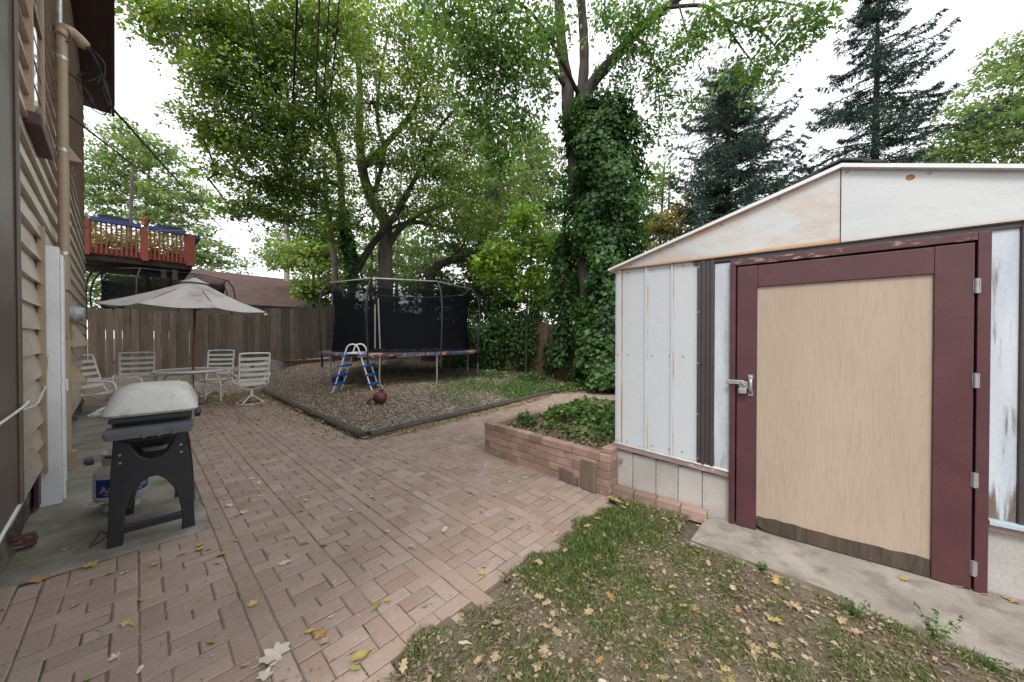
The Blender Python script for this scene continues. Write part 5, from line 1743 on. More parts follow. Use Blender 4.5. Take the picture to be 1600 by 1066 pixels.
def structures():
    zl = lambda c: .34 + max(0, min(1, ((c - AB(14, -.6)).dot(BX)) / 5.5)) * .33
    fence(AB(14, -3.2), AB(14, 9.0), 1.84, M['fence'], 'tall grey brown picket fence across the back behind the umbrella', zl)
    zr = lambda c: zg(c.x, c.y) - .02
    fence(AB(13.9, 9.0), AB(1.5, 9.1), 1.75, M['fence_red'], 'reddish wooden fence on the right half buried in ivy', zr)
    # low retaining wall in front of the back fence
    root = thing('retaining_wall', 'low dark brick retaining wall under the back fence', 'wall', AB(13.6, 3.0, .3))
    b = MB()
    for k in range(3):
        t = 2.6 - (k % 2) * .15
        while t < 6.0:
            c = AB(13.55 + k * .03, t + .15, .30 + k * .11)
            b.box((-.145, -.1, 0), (.145, .1, .105), R=axes(BX, -AX), c=c); t += .3
    b.build('stones', pm('dark_brick', (0.07, 0.042, 0.034), (0.13, 0.085, 0.07), 6, .9, .2, rnd=.25), root, world=True, bevel=.008, seg=1)

    def rock(c, r, label, sq=.7):
        b = MB(); bm = bmesh.new(); bmesh.ops.create_icosphere(bm, subdivisions=3, radius=1)
        ph = [random.uniform(0, 6) for _ in range(6)]
        vs = []
        for v in bm.verts:
            k = 1 + .16 * math.sin(v.co.x * 3 + ph[0]) + .14 * math.sin(v.co.y * 4 + ph[1]) + .1 * math.sin(v.co.z * 5 + ph[2] + v.co.x * 2)
            vs.append((v.co.x * k * r[0], v.co.y * k * r[1], max(-.3, v.co.z * k * sq) * r[2]))
        fs = [[v.index for v in f.verts] for f in bm.faces]; bm.free()
        b.add(vs, fs, rnd=.5)
        o = b.build('boulder', M['rock'], smooth=40); o.location = c
        tag(o, label, 'rock')
    p = D(428, 575, 11.2); rock((p.x, p.y, .32), (.5, .4, .5), 'grey boulder right of the swivel chair by the back fence')
    p = D(605, 568, 13.4); rock((p.x, p.y, .25), (.75, .5, .55), 'broad pale stone behind the trampoline legs', .6)
    b = MB(); b.box((-.33, -.09, 0), (.33, .09, .05)); o = b.build('plank', M['oldboard'], bevel=.004); p = D(451, 586, 11.0); o.location = (p.x, p.y, .27); o.rotation_euler = (0, 0, .25)
    tag(o, 'short pale plank lying on the leaves beside the boulder', 'plank')

    # neighbour garage
    e0 = V((-9.5, 18.75, 0)); A_, B_ = AX, BX
    root = thing('garage', 'neighbouring garage with a dark red shingle roof behind the fence', 'garage', e0, axes(-B_, A_))
    Lr = 5.8; Wd = 6.2; ze = 2.93; zr_ = 5.2
    b = MB(); b.box((.3, .3, 0), (Lr, 2 * Wd - .3, ze + .1)); b.build('wall', M['garage_wall'], root)
    b = MB()
    def roof(y0, y1, z0, z1):
        o_ = len(b.v)
        b.add([(0, y0, z0), (Lr + .3, y0, z0), (Lr + .3, y1, z1), (0, y1, z1), (0, y0, z0 - .12), (Lr + .3, y0, z0 - .12), (Lr + .3, y1, z1 - .12), (0, y1, z1 - .12)],
              [(0, 1, 2, 3), (7, 6, 5, 4), (0, 4, 5, 1), (1, 5, 6, 2), (2, 6, 7, 3), (3, 7, 4, 0)])
    roof(0, Wd, ze, zr_)
    roof(2 * Wd, Wd + .001, ze, zr_)
    o = b.build('roof', M['shingle'], root)
    uv = o.data.uv_layers.new(name='UVMap')
    for lp in o.data.loops:
        v = o.data.vertices[lp.vertex_index].co
        uv.data[lp.index].uv = (v.x, abs(v.y - Wd) * 1.065)
    b = MB(); b.add([(.32, .3, ze), (.32, 2 * Wd - .3, ze), (.32, Wd, zr_ - .15)], [(0, 1, 2)]); b.build('gable', M['garage_wall'], root)
    b = MB(); b.box((0, -.03, ze - .13), (Lr + .3, -.002, ze - .01)); b.build('fascia', M['deck_dark'], root)

    # neighbour's raised deck
    r0 = D(300, 414, 12.3); 
    root = thing('raised_deck', 'red painted raised deck with a blue topped railing beyond the fence', 'deck', (r0.x, r0.y, 0), axes(-B_, A_))
    zb = r0.z; Lk = 6.0; Dp = 3.2
    b = MB(); b.box((0, .02, zb - .18), (Lk, Dp, zb + .12)); b.build('floor', M['deck_dark'], root)
    b = MB(); b.box((-.03, -.03, zb - .0), (Lk, .018, zb + .22)); b.box((-.03, .02, zb), (-.001, Dp, zb + .22)); b.build('fascia', M['deck_red'], root)
    b = MB()
    x = .16
    while x < Lk:
        b.box((x, -.075, zb + .02), (x + .045, -.031, zb + 1.0)); x += .105
    b.build('balusters', M['deck_red'], root)
    b = MB()
    x = .16
    while x < Dp:
        b.box((-.075, x, zb + .02), (-.031, x + .045, zb + 1.0)); x += .15
    b.build('balusters', M['deck_red'], root)
    for (x, y) in ((-.08, -.09), (1.06, -.09), (2.3, -.09), (-.08, Dp - .1)):
        b = MB(); b.box((x, y, zb - .05), (x + .24 if x < 0 else x + .16, y + .22, zb + 1.06)); b.build('post', M['deck_red'], root)
    b = MB()
    for x0, x1 in ((.165, 1.055), (1.225, 2.295), (2.465, Lk)): b.box((x0, -.12, zb + 1.0), (x1, .06, zb + 1.12))
    b.box((-.24, .14, zb + .98), (-.03, Dp, zb + 1.1))
    b.build('handrail', M['deck_blue'], root)
    for (x, y) in ((.35, .3), (.62, .5), (4.5, .4)):
        b = MB(); b.box((x, y, 0), (x + .14, y + .14, zb - .185)); b.build('support', M['deck_dark' if x > 4 else 'garage_wall'], root)
    b = MB(); b.tube(curve_pts([V((1.1, .5, zb - 1.1)), V((1.1, .5, zb - .5)), V((1.4, .5, zb - .35)), V((5.5, .5, zb - .3))], 6), .05, 8); b.build('drain_pipe', M['black_plastic'], root, smooth=60)
    # pots on the rail
    mw = MATX[root]
    def pot(x, kind, label):
        c = mw @ V((x, -.03, zb + 1.125))
        rt = thing('flower_pot' if kind else 'planter_box', label, 'flower pot' if kind else 'planter box', c, axes(-B_, A_))
        b2 = MB()
        if kind: b2.lathe([(0, 0), (.08, 0), (.12, .17), (.14, .17), (.14, .22), (.12, .22), (.11, .17), (0, .17)], n=20)
        else: b2.box((-.32, -.09, 0), (.32, .09, .10))
        b2.build('pot', M['terracotta'] if kind else M['black_plastic'], rt, smooth=40)
        n = 160
        sp = .13 if kind else .3
        P = np.array([tuple(MATX[rt] @ V((random.uniform(-sp, sp), random.uniform(-.08, .08), (.2 if kind else .08) + random.random() * .06))) for _ in range(n)])
        leaf_mesh('foliage', P, rdirs(n, -.6, 1), rdirs(n), rng.uniform(.05, .12, n), .3, rng.random(n) * .6, M['leaf_hang'], rt)
    pot(1.14, 1, 'terracotta pot with a small plant on the deck railing')
    pot(1.8, 0, 'dark planter box on the railing left of the terracotta pot')
    pot(.55, 0, 'dark planter box with trailing leaves on the railing right of the terracotta pot')
    # plants crowded behind the deck rail
    rt = thing('deck_plant', 'leafy potted plants crowded behind the deck balusters', 'plant', mw @ V((2.0, .6, zb + .13)))
    n = 900
    P = np.array([tuple(mw @ V((random.uniform(.3, 2.4), random.uniform(.3, .9), zb + .35 + random.random() * .5))) for _ in range(n)])
    leaf_mesh('foliage', P, rdirs(n, -.6, 1), rdirs(n), rng.uniform(.08, .18, n), .5, rng.random(n), M['leaf_pale'], rt)
    for x in (.45, .95, 1.5, 2.1):
        b = MB(); b.lathe([(0, .0), (.13, 0), (.17, .3), (.15, .3), (0, .28)], mw @ V((x, .6, zb + .13)), 16)
        b.build('pot', M['terracotta'], rt, world=True)


# ------------------------------------------------------------------ trees
def crown_arrays(clumps, per, lsz, flat, spread, zdroop=0.0):
    P = []; A = []; N = []; SZ = []; R_ = []; tw = []
    for (px, py, rx, ry, d, rd, nt) in clumps:
        c = D(px, py, d)
        X = rx * d / F; Z = ry * d / F
        u = rdirs(nt) * (rng.random(nt) ** .45)[:, None]
        C = np.stack([c.x + u[:, 0] * X, c.y + u[:, 1] * rd, c.z + u[:, 2] * Z], 1)
        tw.append((c, C))
        m_ = nt * per
        rep = np.repeat(C, per, 0)
        ang = rng.uniform(0, 2 * PI, m_); rr_ = spread * np.sqrt(rng.random(m_))
        off = np.stack([rr_ * np.cos(ang), rr_ * np.sin(ang), rng.normal(0, spread * flat, m_) - zdroop * rng.random(m_)], 1)
        P.append(rep + off)
        A.append(np.stack([np.cos(ang), np.sin(ang), rng.normal(-.25, .4, m_)], 1) + rng.normal(0, .5, (m_, 3)))
        nn = rng.normal(0, .5, (m_, 3)); nn[:, 2] += .8
        N.append(nn)
        SZ.append(lsz * np.clip(rng.lognormal(-.03, .3, m_), .45, 1.7))
        tone = np.repeat(rng.normal(.45, .22, nt), per)
        R_.append(np.clip(tone + rng.normal(0, .16, m_), 0, 1))
    return np.concatenate(P), np.concatenate(A), np.concatenate(N), np.concatenate(SZ), np.concatenate(R_), tw


def tree(name, label, limbs, clumps, lmat, bark, per=46, lsz=.088, flat=.2, spread=.37, ratio=.75, group=None, twigs=.55, zdroop=0.0, cat='tree', twr=.013, dense=1.05):
    clumps = [(*c[:6], int(c[6] * dense)) for c in clumps]
    P, A, N, SZ, R_, tw = crown_arrays(clumps, per, lsz, flat, spread, zdroop)
    b0 = limbs[0][0][0]
    base = D(*b0) if len(b0) == 3 else V(b0)
    base.z = zg(base.x, base.y)
    root = thing(name, label, cat, base, None, group)
    b = MB(); sk = []
    for i, (pts, r0, r1) in enumerate(limbs):
        w = [D(*p) for p in pts]
        if i == 0: w = [V((w[0].x, w[0].y, base.z - .05))] + w
        cp = curve_pts(w, 6)
        n = len(cp)
        rs = [r0 + (r1 - r0) * k / (n - 1) for k in range(n)]
        if i == 0: rs[0] *= 1.35; rs[1] *= 1.15
        b.tube(cp, [r * (1 + .05 * math.sin(k * 1.7)) for k, r in enumerate(rs)], 10)
        sk += cp
    SK = np.array([tuple(p) for p in sk])
    for c, C in tw:
        idx = np.nonzero(rng.random(len(C)) < twigs)[0]
        if not len(idx): continue
        cv = np.array(tuple(c))
        k = np.argmin(np.sum((SK - cv) ** 2, 1))
        s0 = V(SK[k])
        dist = (c - s0).length
        mid = s0.lerp(c, .5) + V((0, 0, .05 * dist))
        b.tube(curve_pts([s0, mid, c], 4), [twr * 2.4 * (1 - .5 * t / 8) for t in range(9)], 6)
        for i in idx:
            e = V(C[i]); m2 = c.lerp(e, .5) + V((random.gauss(0, .08), random.gauss(0, .08), random.gauss(.03, .06)))
            b.tube([c, m2, e], [twr, twr * .7, twr * .35], 5, cap=False)
    b.build('trunk', bark, root, world=True, smooth=60, fixn=False)
    leaf_mesh('crown', P, A, N, SZ, ratio, R_, lmat, root)
    return root


def trees():
    # main maple behind the trampoline
    limbs = [
        ([(602, 470, 13.6), (602, 394, 13.6), (601, 345, 13.6), (584, 318, 13.4), (567, 268, 13.2), (562, 200, 13), (562, 131, 13), (556, 60, 12.6)], .34, .08),
        ([(604, 392, 13.6), (618, 366, 13.5), (640, 348, 13.4), (680, 352, 13.2), (715, 365, 13.0)], .15, .05),
        ([(567, 262, 13.2), (597, 232, 13), (632, 192, 12.7), (650, 166, 12.5), (659, 127, 12.3), (682, 98, 12)], .13, .04),
        ([(586, 300, 13.3), (600, 240, 13.2), (590, 188, 13), (593, 127, 12.6), (612, 20, 12)], .10, .03),
        ([(602, 360, 13.6), (640, 345, 13.2), (668, 330, 12.8), (700, 320, 12.5)], .08, .02),
    ]
    cl = [(560, 60, 80, 70, 11.5, 1.3, 80), (640, 80, 80, 70, 11.5, 1.3, 80), (580, 160, 80, 60, 12, 1.3, 80), (670, 170, 80, 60, 12, 1.3, 85),
          (590, 255, 80, 45, 12.6, 1.3, 75), (680, 270, 80, 50, 12.6, 1.3, 85), (620, 325, 75, 34, 13, 1.2, 50), (740, 215, 70, 70, 13, 1.5, 80), (775, 300, 70, 60, 13.4, 1.5, 80), (715, 340, 50, 35, 13, 1, 40), (700, 40, 70, 60, 11.5, 1.3, 60)]
    tree('maple_tree', 'broad maple with the thickest grey trunk behind the trampoline', limbs, cl, M['leaf_maple'], M['bark'])
    limbs = [
        ([(548, 470, 12.9), (553, 428, 12.9), (540, 363, 12.8), (534, 315, 12.6), (530, 245, 12.2), (519, 210, 11.8), (494, 122, 11), (488, 57, 10.2), (480, -10, 9.5)], .17, .06),
        ([(556, 425, 12.9), (580, 385, 12.8), (615, 341, 12.6), (634, 306, 12.5), (650, 276, 12.4), (663, 245, 12.2), (685, 201, 12), (722, 160, 11.6)], .14, .04),
        ([(531, 290, 12.5), (500, 282, 12), (470, 298, 11.4), (430, 290, 10.9), (390, 284, 10.4), (345, 272, 10), (325, 279, 9.8)], .09, .02),
        ([(528, 240, 12.2), (480, 190, 11), (430, 150, 10), (370, 130, 9.4)], .07, .02),
        ([(494, 122, 11), (440, 70, 9.8), (360, 40, 9), (270, 30, 8.6)], .06, .02),
        ([(534, 330, 12.6), (480, 335, 12), (440, 345, 11.4)], .04, .015),
    ]
    cl = [(235, 22, 55, 35, 8.5, .9, 42), (330, 40, 80, 55, 8.6, 1.1, 95), (435, 40, 80, 60, 8.8, 1.1, 95), (520, 40, 60, 60, 9.2, 1.1, 60), (345, 130, 58, 42, 9, 1, 75), (430, 140, 75, 60, 9.3, 1.2, 95),
          (375, 215, 65, 42, 9.6, 1.1, 85), (460, 225, 60, 50, 10, 1.1, 70), (510, 160, 55, 60, 10.2, 1.1, 55), (420, 285, 55, 26, 10.2, 1, 50), (500, 300, 65, 34, 11.2, 1, 60),
          (440, 345, 50, 24, 11.2, .9, 36), (530, 355, 50, 32, 12.2, 1, 42), (365, 335, 28, 16, 10, .5, 13), (340, 268, 34, 13, 10, .5, 14), (390, 318, 36, 14, 10, .6, 16), (300, 180, 26, 30, 9, .5, 14), (655, 240, 40, 40, 12, 1, 30)]
    r = tree('maple_tree', 'slender dark maple with ivy on its forked trunk left of the thickest trunk', limbs, cl, M['leaf_maple'], M['bark_dark'])
    limbs = [([(524, 470, 14.2), (522, 400, 14.2), (514, 345, 14), (508, 290, 14), (505, 240, 13.6)], .16, .06)]
    tree('maple_tree', 'slim grey trunk standing furthest left behind the trampoline', limbs, [(490, 320, 60, 40, 14, 1.2, 40), (520, 250, 60, 50, 14, 1.2, 45)], M['leaf_maple'], M['bark'])
    # ivy on the dark maple trunk
    ivy_patch('ivy_plant', 'dark ivy climbing the forked maple trunk behind the net', [(D(551, 440, 12.75), .2), (D(548, 400, 12.75), .22), (D(540, 365, 12.7), .2), (D(536, 330, 12.6), .12)], 900, .13)

    # ivy-clad tree on the right
    d = 9.4
    limbs = [
        ([(925, 560, d), (918, 420, d), (905, 300, d), (893, 200, d), (888, 168, d), (886, 131, d), (878, 79, d - .2), (873, 0, d - .5), (870, -60, d - .8)], .30, .10),
        ([(893, 200, d), (904, 166, d), (912, 114, d), (912, 57, d), (907, -10, d - .3)], .17, .11),
        ([(898, 185, d), (926, 130, d - .1), (966, 84, d - .4), (1000, 45, d - .7), (1046, 8, d - 1.0), (1080, -20, d - 1.2)], .17, .08),
        ([(1040, 12, d - 1.0), (1097, 9, d - 1.2), (1127, 26, d - 1.3), (1140, 48, d - 1.3), (1158, 74, d - 1.4), (1184, 109, d - 1.5)], .045, .012),
        ([(1132, 30, d - 1.3), (1184, 48, d - 1.5), (1206, 66, d - 1.6), (1228, 100, d - 1.7)], .03, .01),
        ([(1110, 12, d - 1.2), (1180, 0, d - 1.5), (1250, 10, d - 1.8), (1290, 30, d - 2)], .03, .01),
        ([(886, 140, d), (858, 105, d - .5), (820, 90, d - 1), (770, 60, d - 1.5), (720, 40, d - 2)], .06, .02),
        ([(905, 150, d), (880, 100, d - 1), (830, 20, d - 1.8), (770, -10, d - 2.4)], .06, .02),
        ([(990, 55, d - .7), (1020, 90, d - .8), (1030, 150, d - .8)], .03, .01),
        ([(1060, 5, d - 1.1), (1075, 60, d - 1.1), (1085, 110, d - 1.1)], .02, .008),
    ]
    cl = [(700, 20, 60, 40, 6.6, .8, 38), (780, 20, 70, 45, 6.8, .8, 55), (740, 90, 60, 40, 7, .7, 50), (810, 95, 50, 50, 7.2, .7, 46), (765, 160, 45, 45, 7.2, .6, 46), (775, 235, 26, 40, 7.2, .4, 28), (810, 175, 30, 35, 7.5, .5, 24),
          (850, 60, 30, 60, 8, .6, 24), (840, 130, 28, 40, 8, .5, 18),
          (945, 20, 40, 30, 8.6, .6, 26), (1000, 25, 50, 30, 8.3, .6, 36), (990, 80, 34, 30, 8.5, .5, 24), (1030, 105, 30, 45, 8.5, .5, 26), (1075, 60, 40, 45, 8, .6, 22), (1110, 25, 50, 22, 8, .6, 22), (1180, 20, 50, 25, 7.6, .6, 24),
          (1240, 40, 40, 32, 7.4, .5, 24), (1280, 25, 22, 16, 7.2, .4, 12), (1200, 90, 36, 26, 7.6, .4, 11), (1150, 95, 30, 30, 7.8, .4, 9), (1060, 150, 40, 28, 8.4, .5, 14), (1030, 190, 22, 40, 8.5, .4, 14), (960, 120, 28, 28, 9, .4, 12), (1190, 130, 40, 20, 7.7, .3, 7), (860, 20, 30, 40, 8, .5, 16)]
    tree('ivy_tree', 'tree whose trunk is sheathed in thick ivy right of the trampoline', limbs, cl, M['leaf_hang'], M['bark_dark'], per=24, lsz=.10, flat=.5, spread=.26, ratio=.52, zdroop=.25, twr=.008, dense=1.05)
    prof = []
    for py, cx, w in ((168, 930, 44), (200, 935, 60), (240, 942, 64), (300, 942, 66), (350, 946, 62), (400, 950, 54), (450, 950, 50), (500, 948, 46), (560, 945, 50), (595, 940, 56)):
        prof.append((D(cx, py, d), w * .93 * d / F))
    ivy_patch('ivy_plant', 'dense dark ivy column wrapped around the tree right of the trampoline', prof, 40000, .085)
    prof = [(D(x, py, 10.4), w * 10.4 / F) for py, x, w in ((365, 882, 14), (400, 884, 20), (440, 884, 24), (480, 884, 20), (530, 880, 14), (570, 876, 12))]
    ivy_patch('ivy_plant', 'narrow dark ivy post left of the great ivy column', prof, 2400, .10)
    prof = [(D(x, py, 9.0), w * 9.0 / F) for py, x, w in ((445, 945, 20), (500, 950, 40), (560, 955, 44), (600, 950, 40))]
    ivy_patch('ivy_plant', 'ivy spreading at the foot of the great ivy column', prof, 2600, .10)
    # ivy hedge over the fence
    for i, (px, py, rx, ry, dd, n, lab) in enumerate(((775, 535, 34, 52, 12.6, 2200, 'ivy mound on the fence just right of the trampoline net'), (830, 530, 40, 52, 11.9, 2500, 'widest ivy mound on the fence between the trampoline and ivy post'),
                                          (720, 530, 44, 50, 13.4, 1800, 'ivy mass seen through the trampoline net on the right'), (905, 470, 24, 34, 11.0, 700, 'ivy tuft above the bare fence boards behind the ivy post'),
                                          (860, 560, 12, 34, 11.3, 420, 'ivy strand hanging over the reddish fence boards'), (540, 520, 26, 40, 13.6, 900, 'leafy climber on the fence left of the trampoline'))):
        ivy_mound(px, py, rx, ry, dd, n, lab)
    ivy_mound(412, 505, 22, 26, 12.3, 260, 'small leafy vine hanging over the back fence right of the umbrella', 'leaf_mid')

    # lime sapling
    tree('sapling', 'bright lime green sapling in front of the ivy fence', [([(822, 560, 11.4), (824, 470, 11.4), (830, 400, 11.4), (835, 340, 11.4)], .05, .015), ([(824, 470, 11.4), (790, 420, 11.3), (770, 390, 11.2)], .025, .01), ([(826, 450, 11.4), (860, 410, 11.3), (880, 390, 11.2)], .025, .01)],
         [(822, 345, 26, 28, 11.4, .5, 30), (800, 390, 40, 32, 11.4, .7, 46), (850, 380, 30, 34, 11.4, .6, 34), (775, 425, 34, 28, 11.3, .6, 32), (830, 440, 44, 30, 11.4, .7, 44), (890, 400, 20, 50, 11.6, .5, 26), (760, 400, 22, 20, 11.3, .4, 14)], M['leaf_lime'], M['bark_dark'], per=22, lsz=.12, spread=.25, flat=.4)
    # darker leaning tree to the right behind the trampoline
    tree('leaning_tree', 'leaning dark trunk arching behind the right side of the trampoline', [([(668, 480, 14.6), (674, 428, 14.6), (695, 410, 14.6), (735, 401, 14.6), (780, 385, 14.8)], .24, .1), ([(700, 408, 14.6), (725, 380, 14.8), (735, 330, 15), (745, 270, 15)], .07, .03), ([(740, 440, 14.6), (742, 400, 14.7), (760, 340, 15), (770, 290, 15)], .08, .03)],
         [(700, 385, 60, 30, 15, 1.2, 40), (760, 350, 60, 50, 15.5, 1.3, 60), (690, 440, 60, 30, 15.2, 1, 45), (760, 440, 50, 40, 15.2, 1, 45), (650, 420, 40, 40, 16, 1, 30), (830, 260, 40, 60, 16, 1.3, 40), (800, 420, 50, 50, 16, 1.3, 40)], M['leaf_mid'], M['bark_dark'], per=26, lsz=.14)
    # backdrop trees
    def bg(name, label, px, d_, cl_, mat, lsz, spread, per=38, r=.2):
        tree(name, label, [([(px, 500, d_), (px, 420, d_), (px + 4, 330, d_), (px + 8, 260, d_)], r, r * .3)], cl_, M[mat], M['bark'], per=per, lsz=lsz, spread=spread, twigs=.2, twr=.02)
    bg('background_tree', 'hazy mid green tree rising behind the lime sapling and ivy', 840, 24, [(800, 300, 70, 60, 24, 3, 90), (840, 240, 40, 50, 24, 2.4, 55), (780, 380, 90, 60, 24, 3, 90), (860, 330, 40, 70, 24, 3, 60), (720, 330, 70, 60, 25, 3, 70), (880, 450, 40, 40, 22, 2, 40)], 'leaf_mid', .22, .6)
    bg('background_tree', 'pale green tree filling the sky left of the maple above the deck', 225, 26, [(215, 290, 75, 60, 26, 3, 110), (190, 225, 55, 35, 26, 2.4, 50), (160, 310, 45, 90, 25, 2.5, 90), (270, 330, 60, 50, 26, 2.6, 80), (310, 385, 50, 34, 26, 2.2, 50), (240, 240, 40, 34, 26, 2, 36), (350, 415, 40, 20, 27, 2, 30), (200, 420, 90, 50, 25, 3, 90), (300, 300, 34, 34, 26, 2, 24)], 'leaf_pale', .2, .55)
    bg('background_tree', 'bright shrub tree overhanging the garage roof end', 490, 17, [(470, 400, 44, 30, 17, 1.2, 55), (505, 440, 30, 34, 16.4, 1, 48), (440, 400, 34, 24, 19, 1.2, 30), (480, 450, 26, 18, 16, .8, 22), (520, 395, 30, 30, 17, 1, 30)], 'leaf_maple', .15, .4, r=.1)
    bg('background_tree', 'dim shrubby tree low behind the three maple trunks', 580, 19, [(575, 420, 60, 40, 19, 2, 60), (640, 400, 60, 50, 20, 2, 60), (540, 470, 60, 40, 18, 1.5, 50), (650, 470, 70, 40, 18, 1.5, 60), (760, 480, 60, 34, 17, 1.4, 60)], 'leaf_mid', .17, .45, r=.12)
    bg('background_tree', 'light green tree at the right edge above the shed roof', 1560, 24, [(1560, 160, 70, 55, 24, 2.6, 100), (1590, 90, 40, 35, 24, 2, 42), (1520, 210, 60, 40, 24, 2.4, 70), (1600, 220, 70, 50, 24, 2.4, 80), (1640, 130, 50, 60, 24, 2, 50), (1480, 235, 34, 28, 25, 2, 26), (1530, 270, 90, 30, 24, 2, 60)], 'leaf_pale', .2, .55)
    bg('background_tree', 'pale tree in the gap between the ivy column and the dark spruce', 1030, 26, [(1025, 290, 30, 50, 26, 2, 40), (1010, 350, 30, 50, 26, 2, 40), (1060, 380, 50, 40, 27, 2, 40)], 'leaf_pale', .2, .5)
    bg('background_tree', 'dark leafy bush filling the gap under the raised deck', 200, 21, [(160, 450, 50, 40, 21, 1.5, 60), (230, 455, 50, 36, 21, 1.5, 60), (290, 440, 40, 30, 22, 1.5, 40)], 'leaf_mid', .17, .45)
    bg('background_tree', 'tall hazy green tree seen through the gaps of the maple crown', 620, 27, [(560, 340, 80, 50, 27, 3, 34), (660, 310, 90, 60, 27, 3, 46), (480, 380, 70, 50, 27, 2.5, 50), (620, 400, 90, 50, 27, 3, 70), (740, 260, 80, 60, 27, 3, 60), (740, 400, 80, 60, 27, 3, 60)], 'leaf_pale', .22, .6)
    bg('background_tree', 'leafy thicket low between the trampoline net and the ivy column', 830, 16, [(720, 470, 50, 40, 16, 1.4, 60), (790, 470, 50, 40, 16, 1.4, 60), (850, 470, 40, 50, 15.5, 1.4, 60), (900, 440, 34, 60, 15, 1.2, 50), (760, 410, 60, 34, 17, 1.4, 50), (860, 390, 40, 40, 16, 1.2, 40)], 'leaf_hang', .15, .42, r=.08)
    bg('autumn_tree', 'small yellow orange tree glowing behind the dark spruce', 1040, 23, [(1035, 360, 34, 24, 23, 1.4, 55), (1085, 330, 50, 30, 24, 1.6, 45), (1010, 400, 30, 20, 23, 1.2, 30)], 'leaf_orange', .16, .4, r=.1)
    bg('background_tree', 'low green tree behind the shed roof between the two spruces', 1260, 28, [(1230, 330, 50, 50, 28, 2, 60), (1290, 300, 60, 40, 28, 2, 60), (1160, 390, 80, 30, 28, 2, 60), (1440, 270, 60, 40, 28, 2, 50)], 'leaf_mid', .22, .55)

    spruce('spruce_tree', 'broad dark blue green spruce between the ivy column and the shed roof', 1130, 22, 110, 470, 116, 1.0, .36, 17)
    spruce('spruce_tree', 'tall sparse dark spruce rising behind the shed gable', 1362, 17.5, -75, 420, 122, .70, .76, 11)


def spruce(name, label, px, d, top, bot, halfw, dens, power, nb):
    t = D(px + 12, top, d); g = D(px, bot, d)
    base = V((g.x, g.y, 0))
    root = thing(name, label, 'spruce', base)
    b = MB(); b.tube([base, base.lerp(V((t.x, t.y, t.z)), .5), t], [.26, .16, .02], 10)
    Hh = t.z
    P = []; A = []; N = []; SZ = []
    z = 1.0
    Wm = halfw * d / F
    while z < Hh - .2:
        f = (Hh - z) / Hh
        Lb = Wm * min(1.0, (f / .62) ** power)
        for k in range(nb):
            if random.random() > dens * (1.15 if int(z * 2.2) % 2 else .75): continue
            a = random.uniform(0, 2 * PI)
            L = Lb * random.choice((.5, .75, 1.0, 1.1)) * random.uniform(.75, 1.15)
            if L < .12: continue
            c = base.lerp(t, z / Hh)
            e = V((math.cos(a), math.sin(a), 0))
            zz = random.uniform(-.12, .12)
            pts = [c + V((0, 0, zz)), c + e * L * .4 + V((0, 0, zz - .05 * L + .12 * L * (1 - f))), c + e * L * .75 + V((0, 0, zz - .14 * L + .2 * L * (1 - f))), c + e * L + V((0, 0, zz - .06 * L + .32 * L * (1 - f)))]
            cp = curve_pts(pts, 4)
            b.tube(cp, [.028 * (1 - j / len(cp)) + .005 for j in range(len(cp))], 5, cap=False)
            sd = V((-e.y, e.x, 0))
            m_ = int(10 + L * 14)
            for j in range(m_):
                s_ = .12 + .88 * (j + random.random()) / m_
                q = cp[min(len(cp) - 1, int(s_ * (len(cp) - 1)))]
                side = random.choice((-1, 1))
                tl = (1 - s_) * L * .26 + .12
                dr = (e * .6 + sd * side * .75 + V((0, 0, -.3))).normalized()
                for h_ in range(9):
                    u_ = h_ / 9
                    P.append(q + dr * tl * u_ + V((random.gauss(0, .03), random.gauss(0, .03), random.gauss(-.02, .03))))
                    A.append(dr + V((random.gauss(0, .5), random.gauss(0, .5), random.gauss(-.25, .4))))
                    SZ.append(random.uniform(.09, .18))
        z += random.uniform(.34, .6)
    n = len(P)
    b.build('trunk', M['bark_dark'], root, world=True, smooth=60, fixn=False)
    leaf_mesh('needles', [tuple(p) for p in P], [tuple(a) for a in A], rdirs(n), SZ, .3, np.clip(rng.normal(.42, .25, n), 0, 1), M['needle'], root)


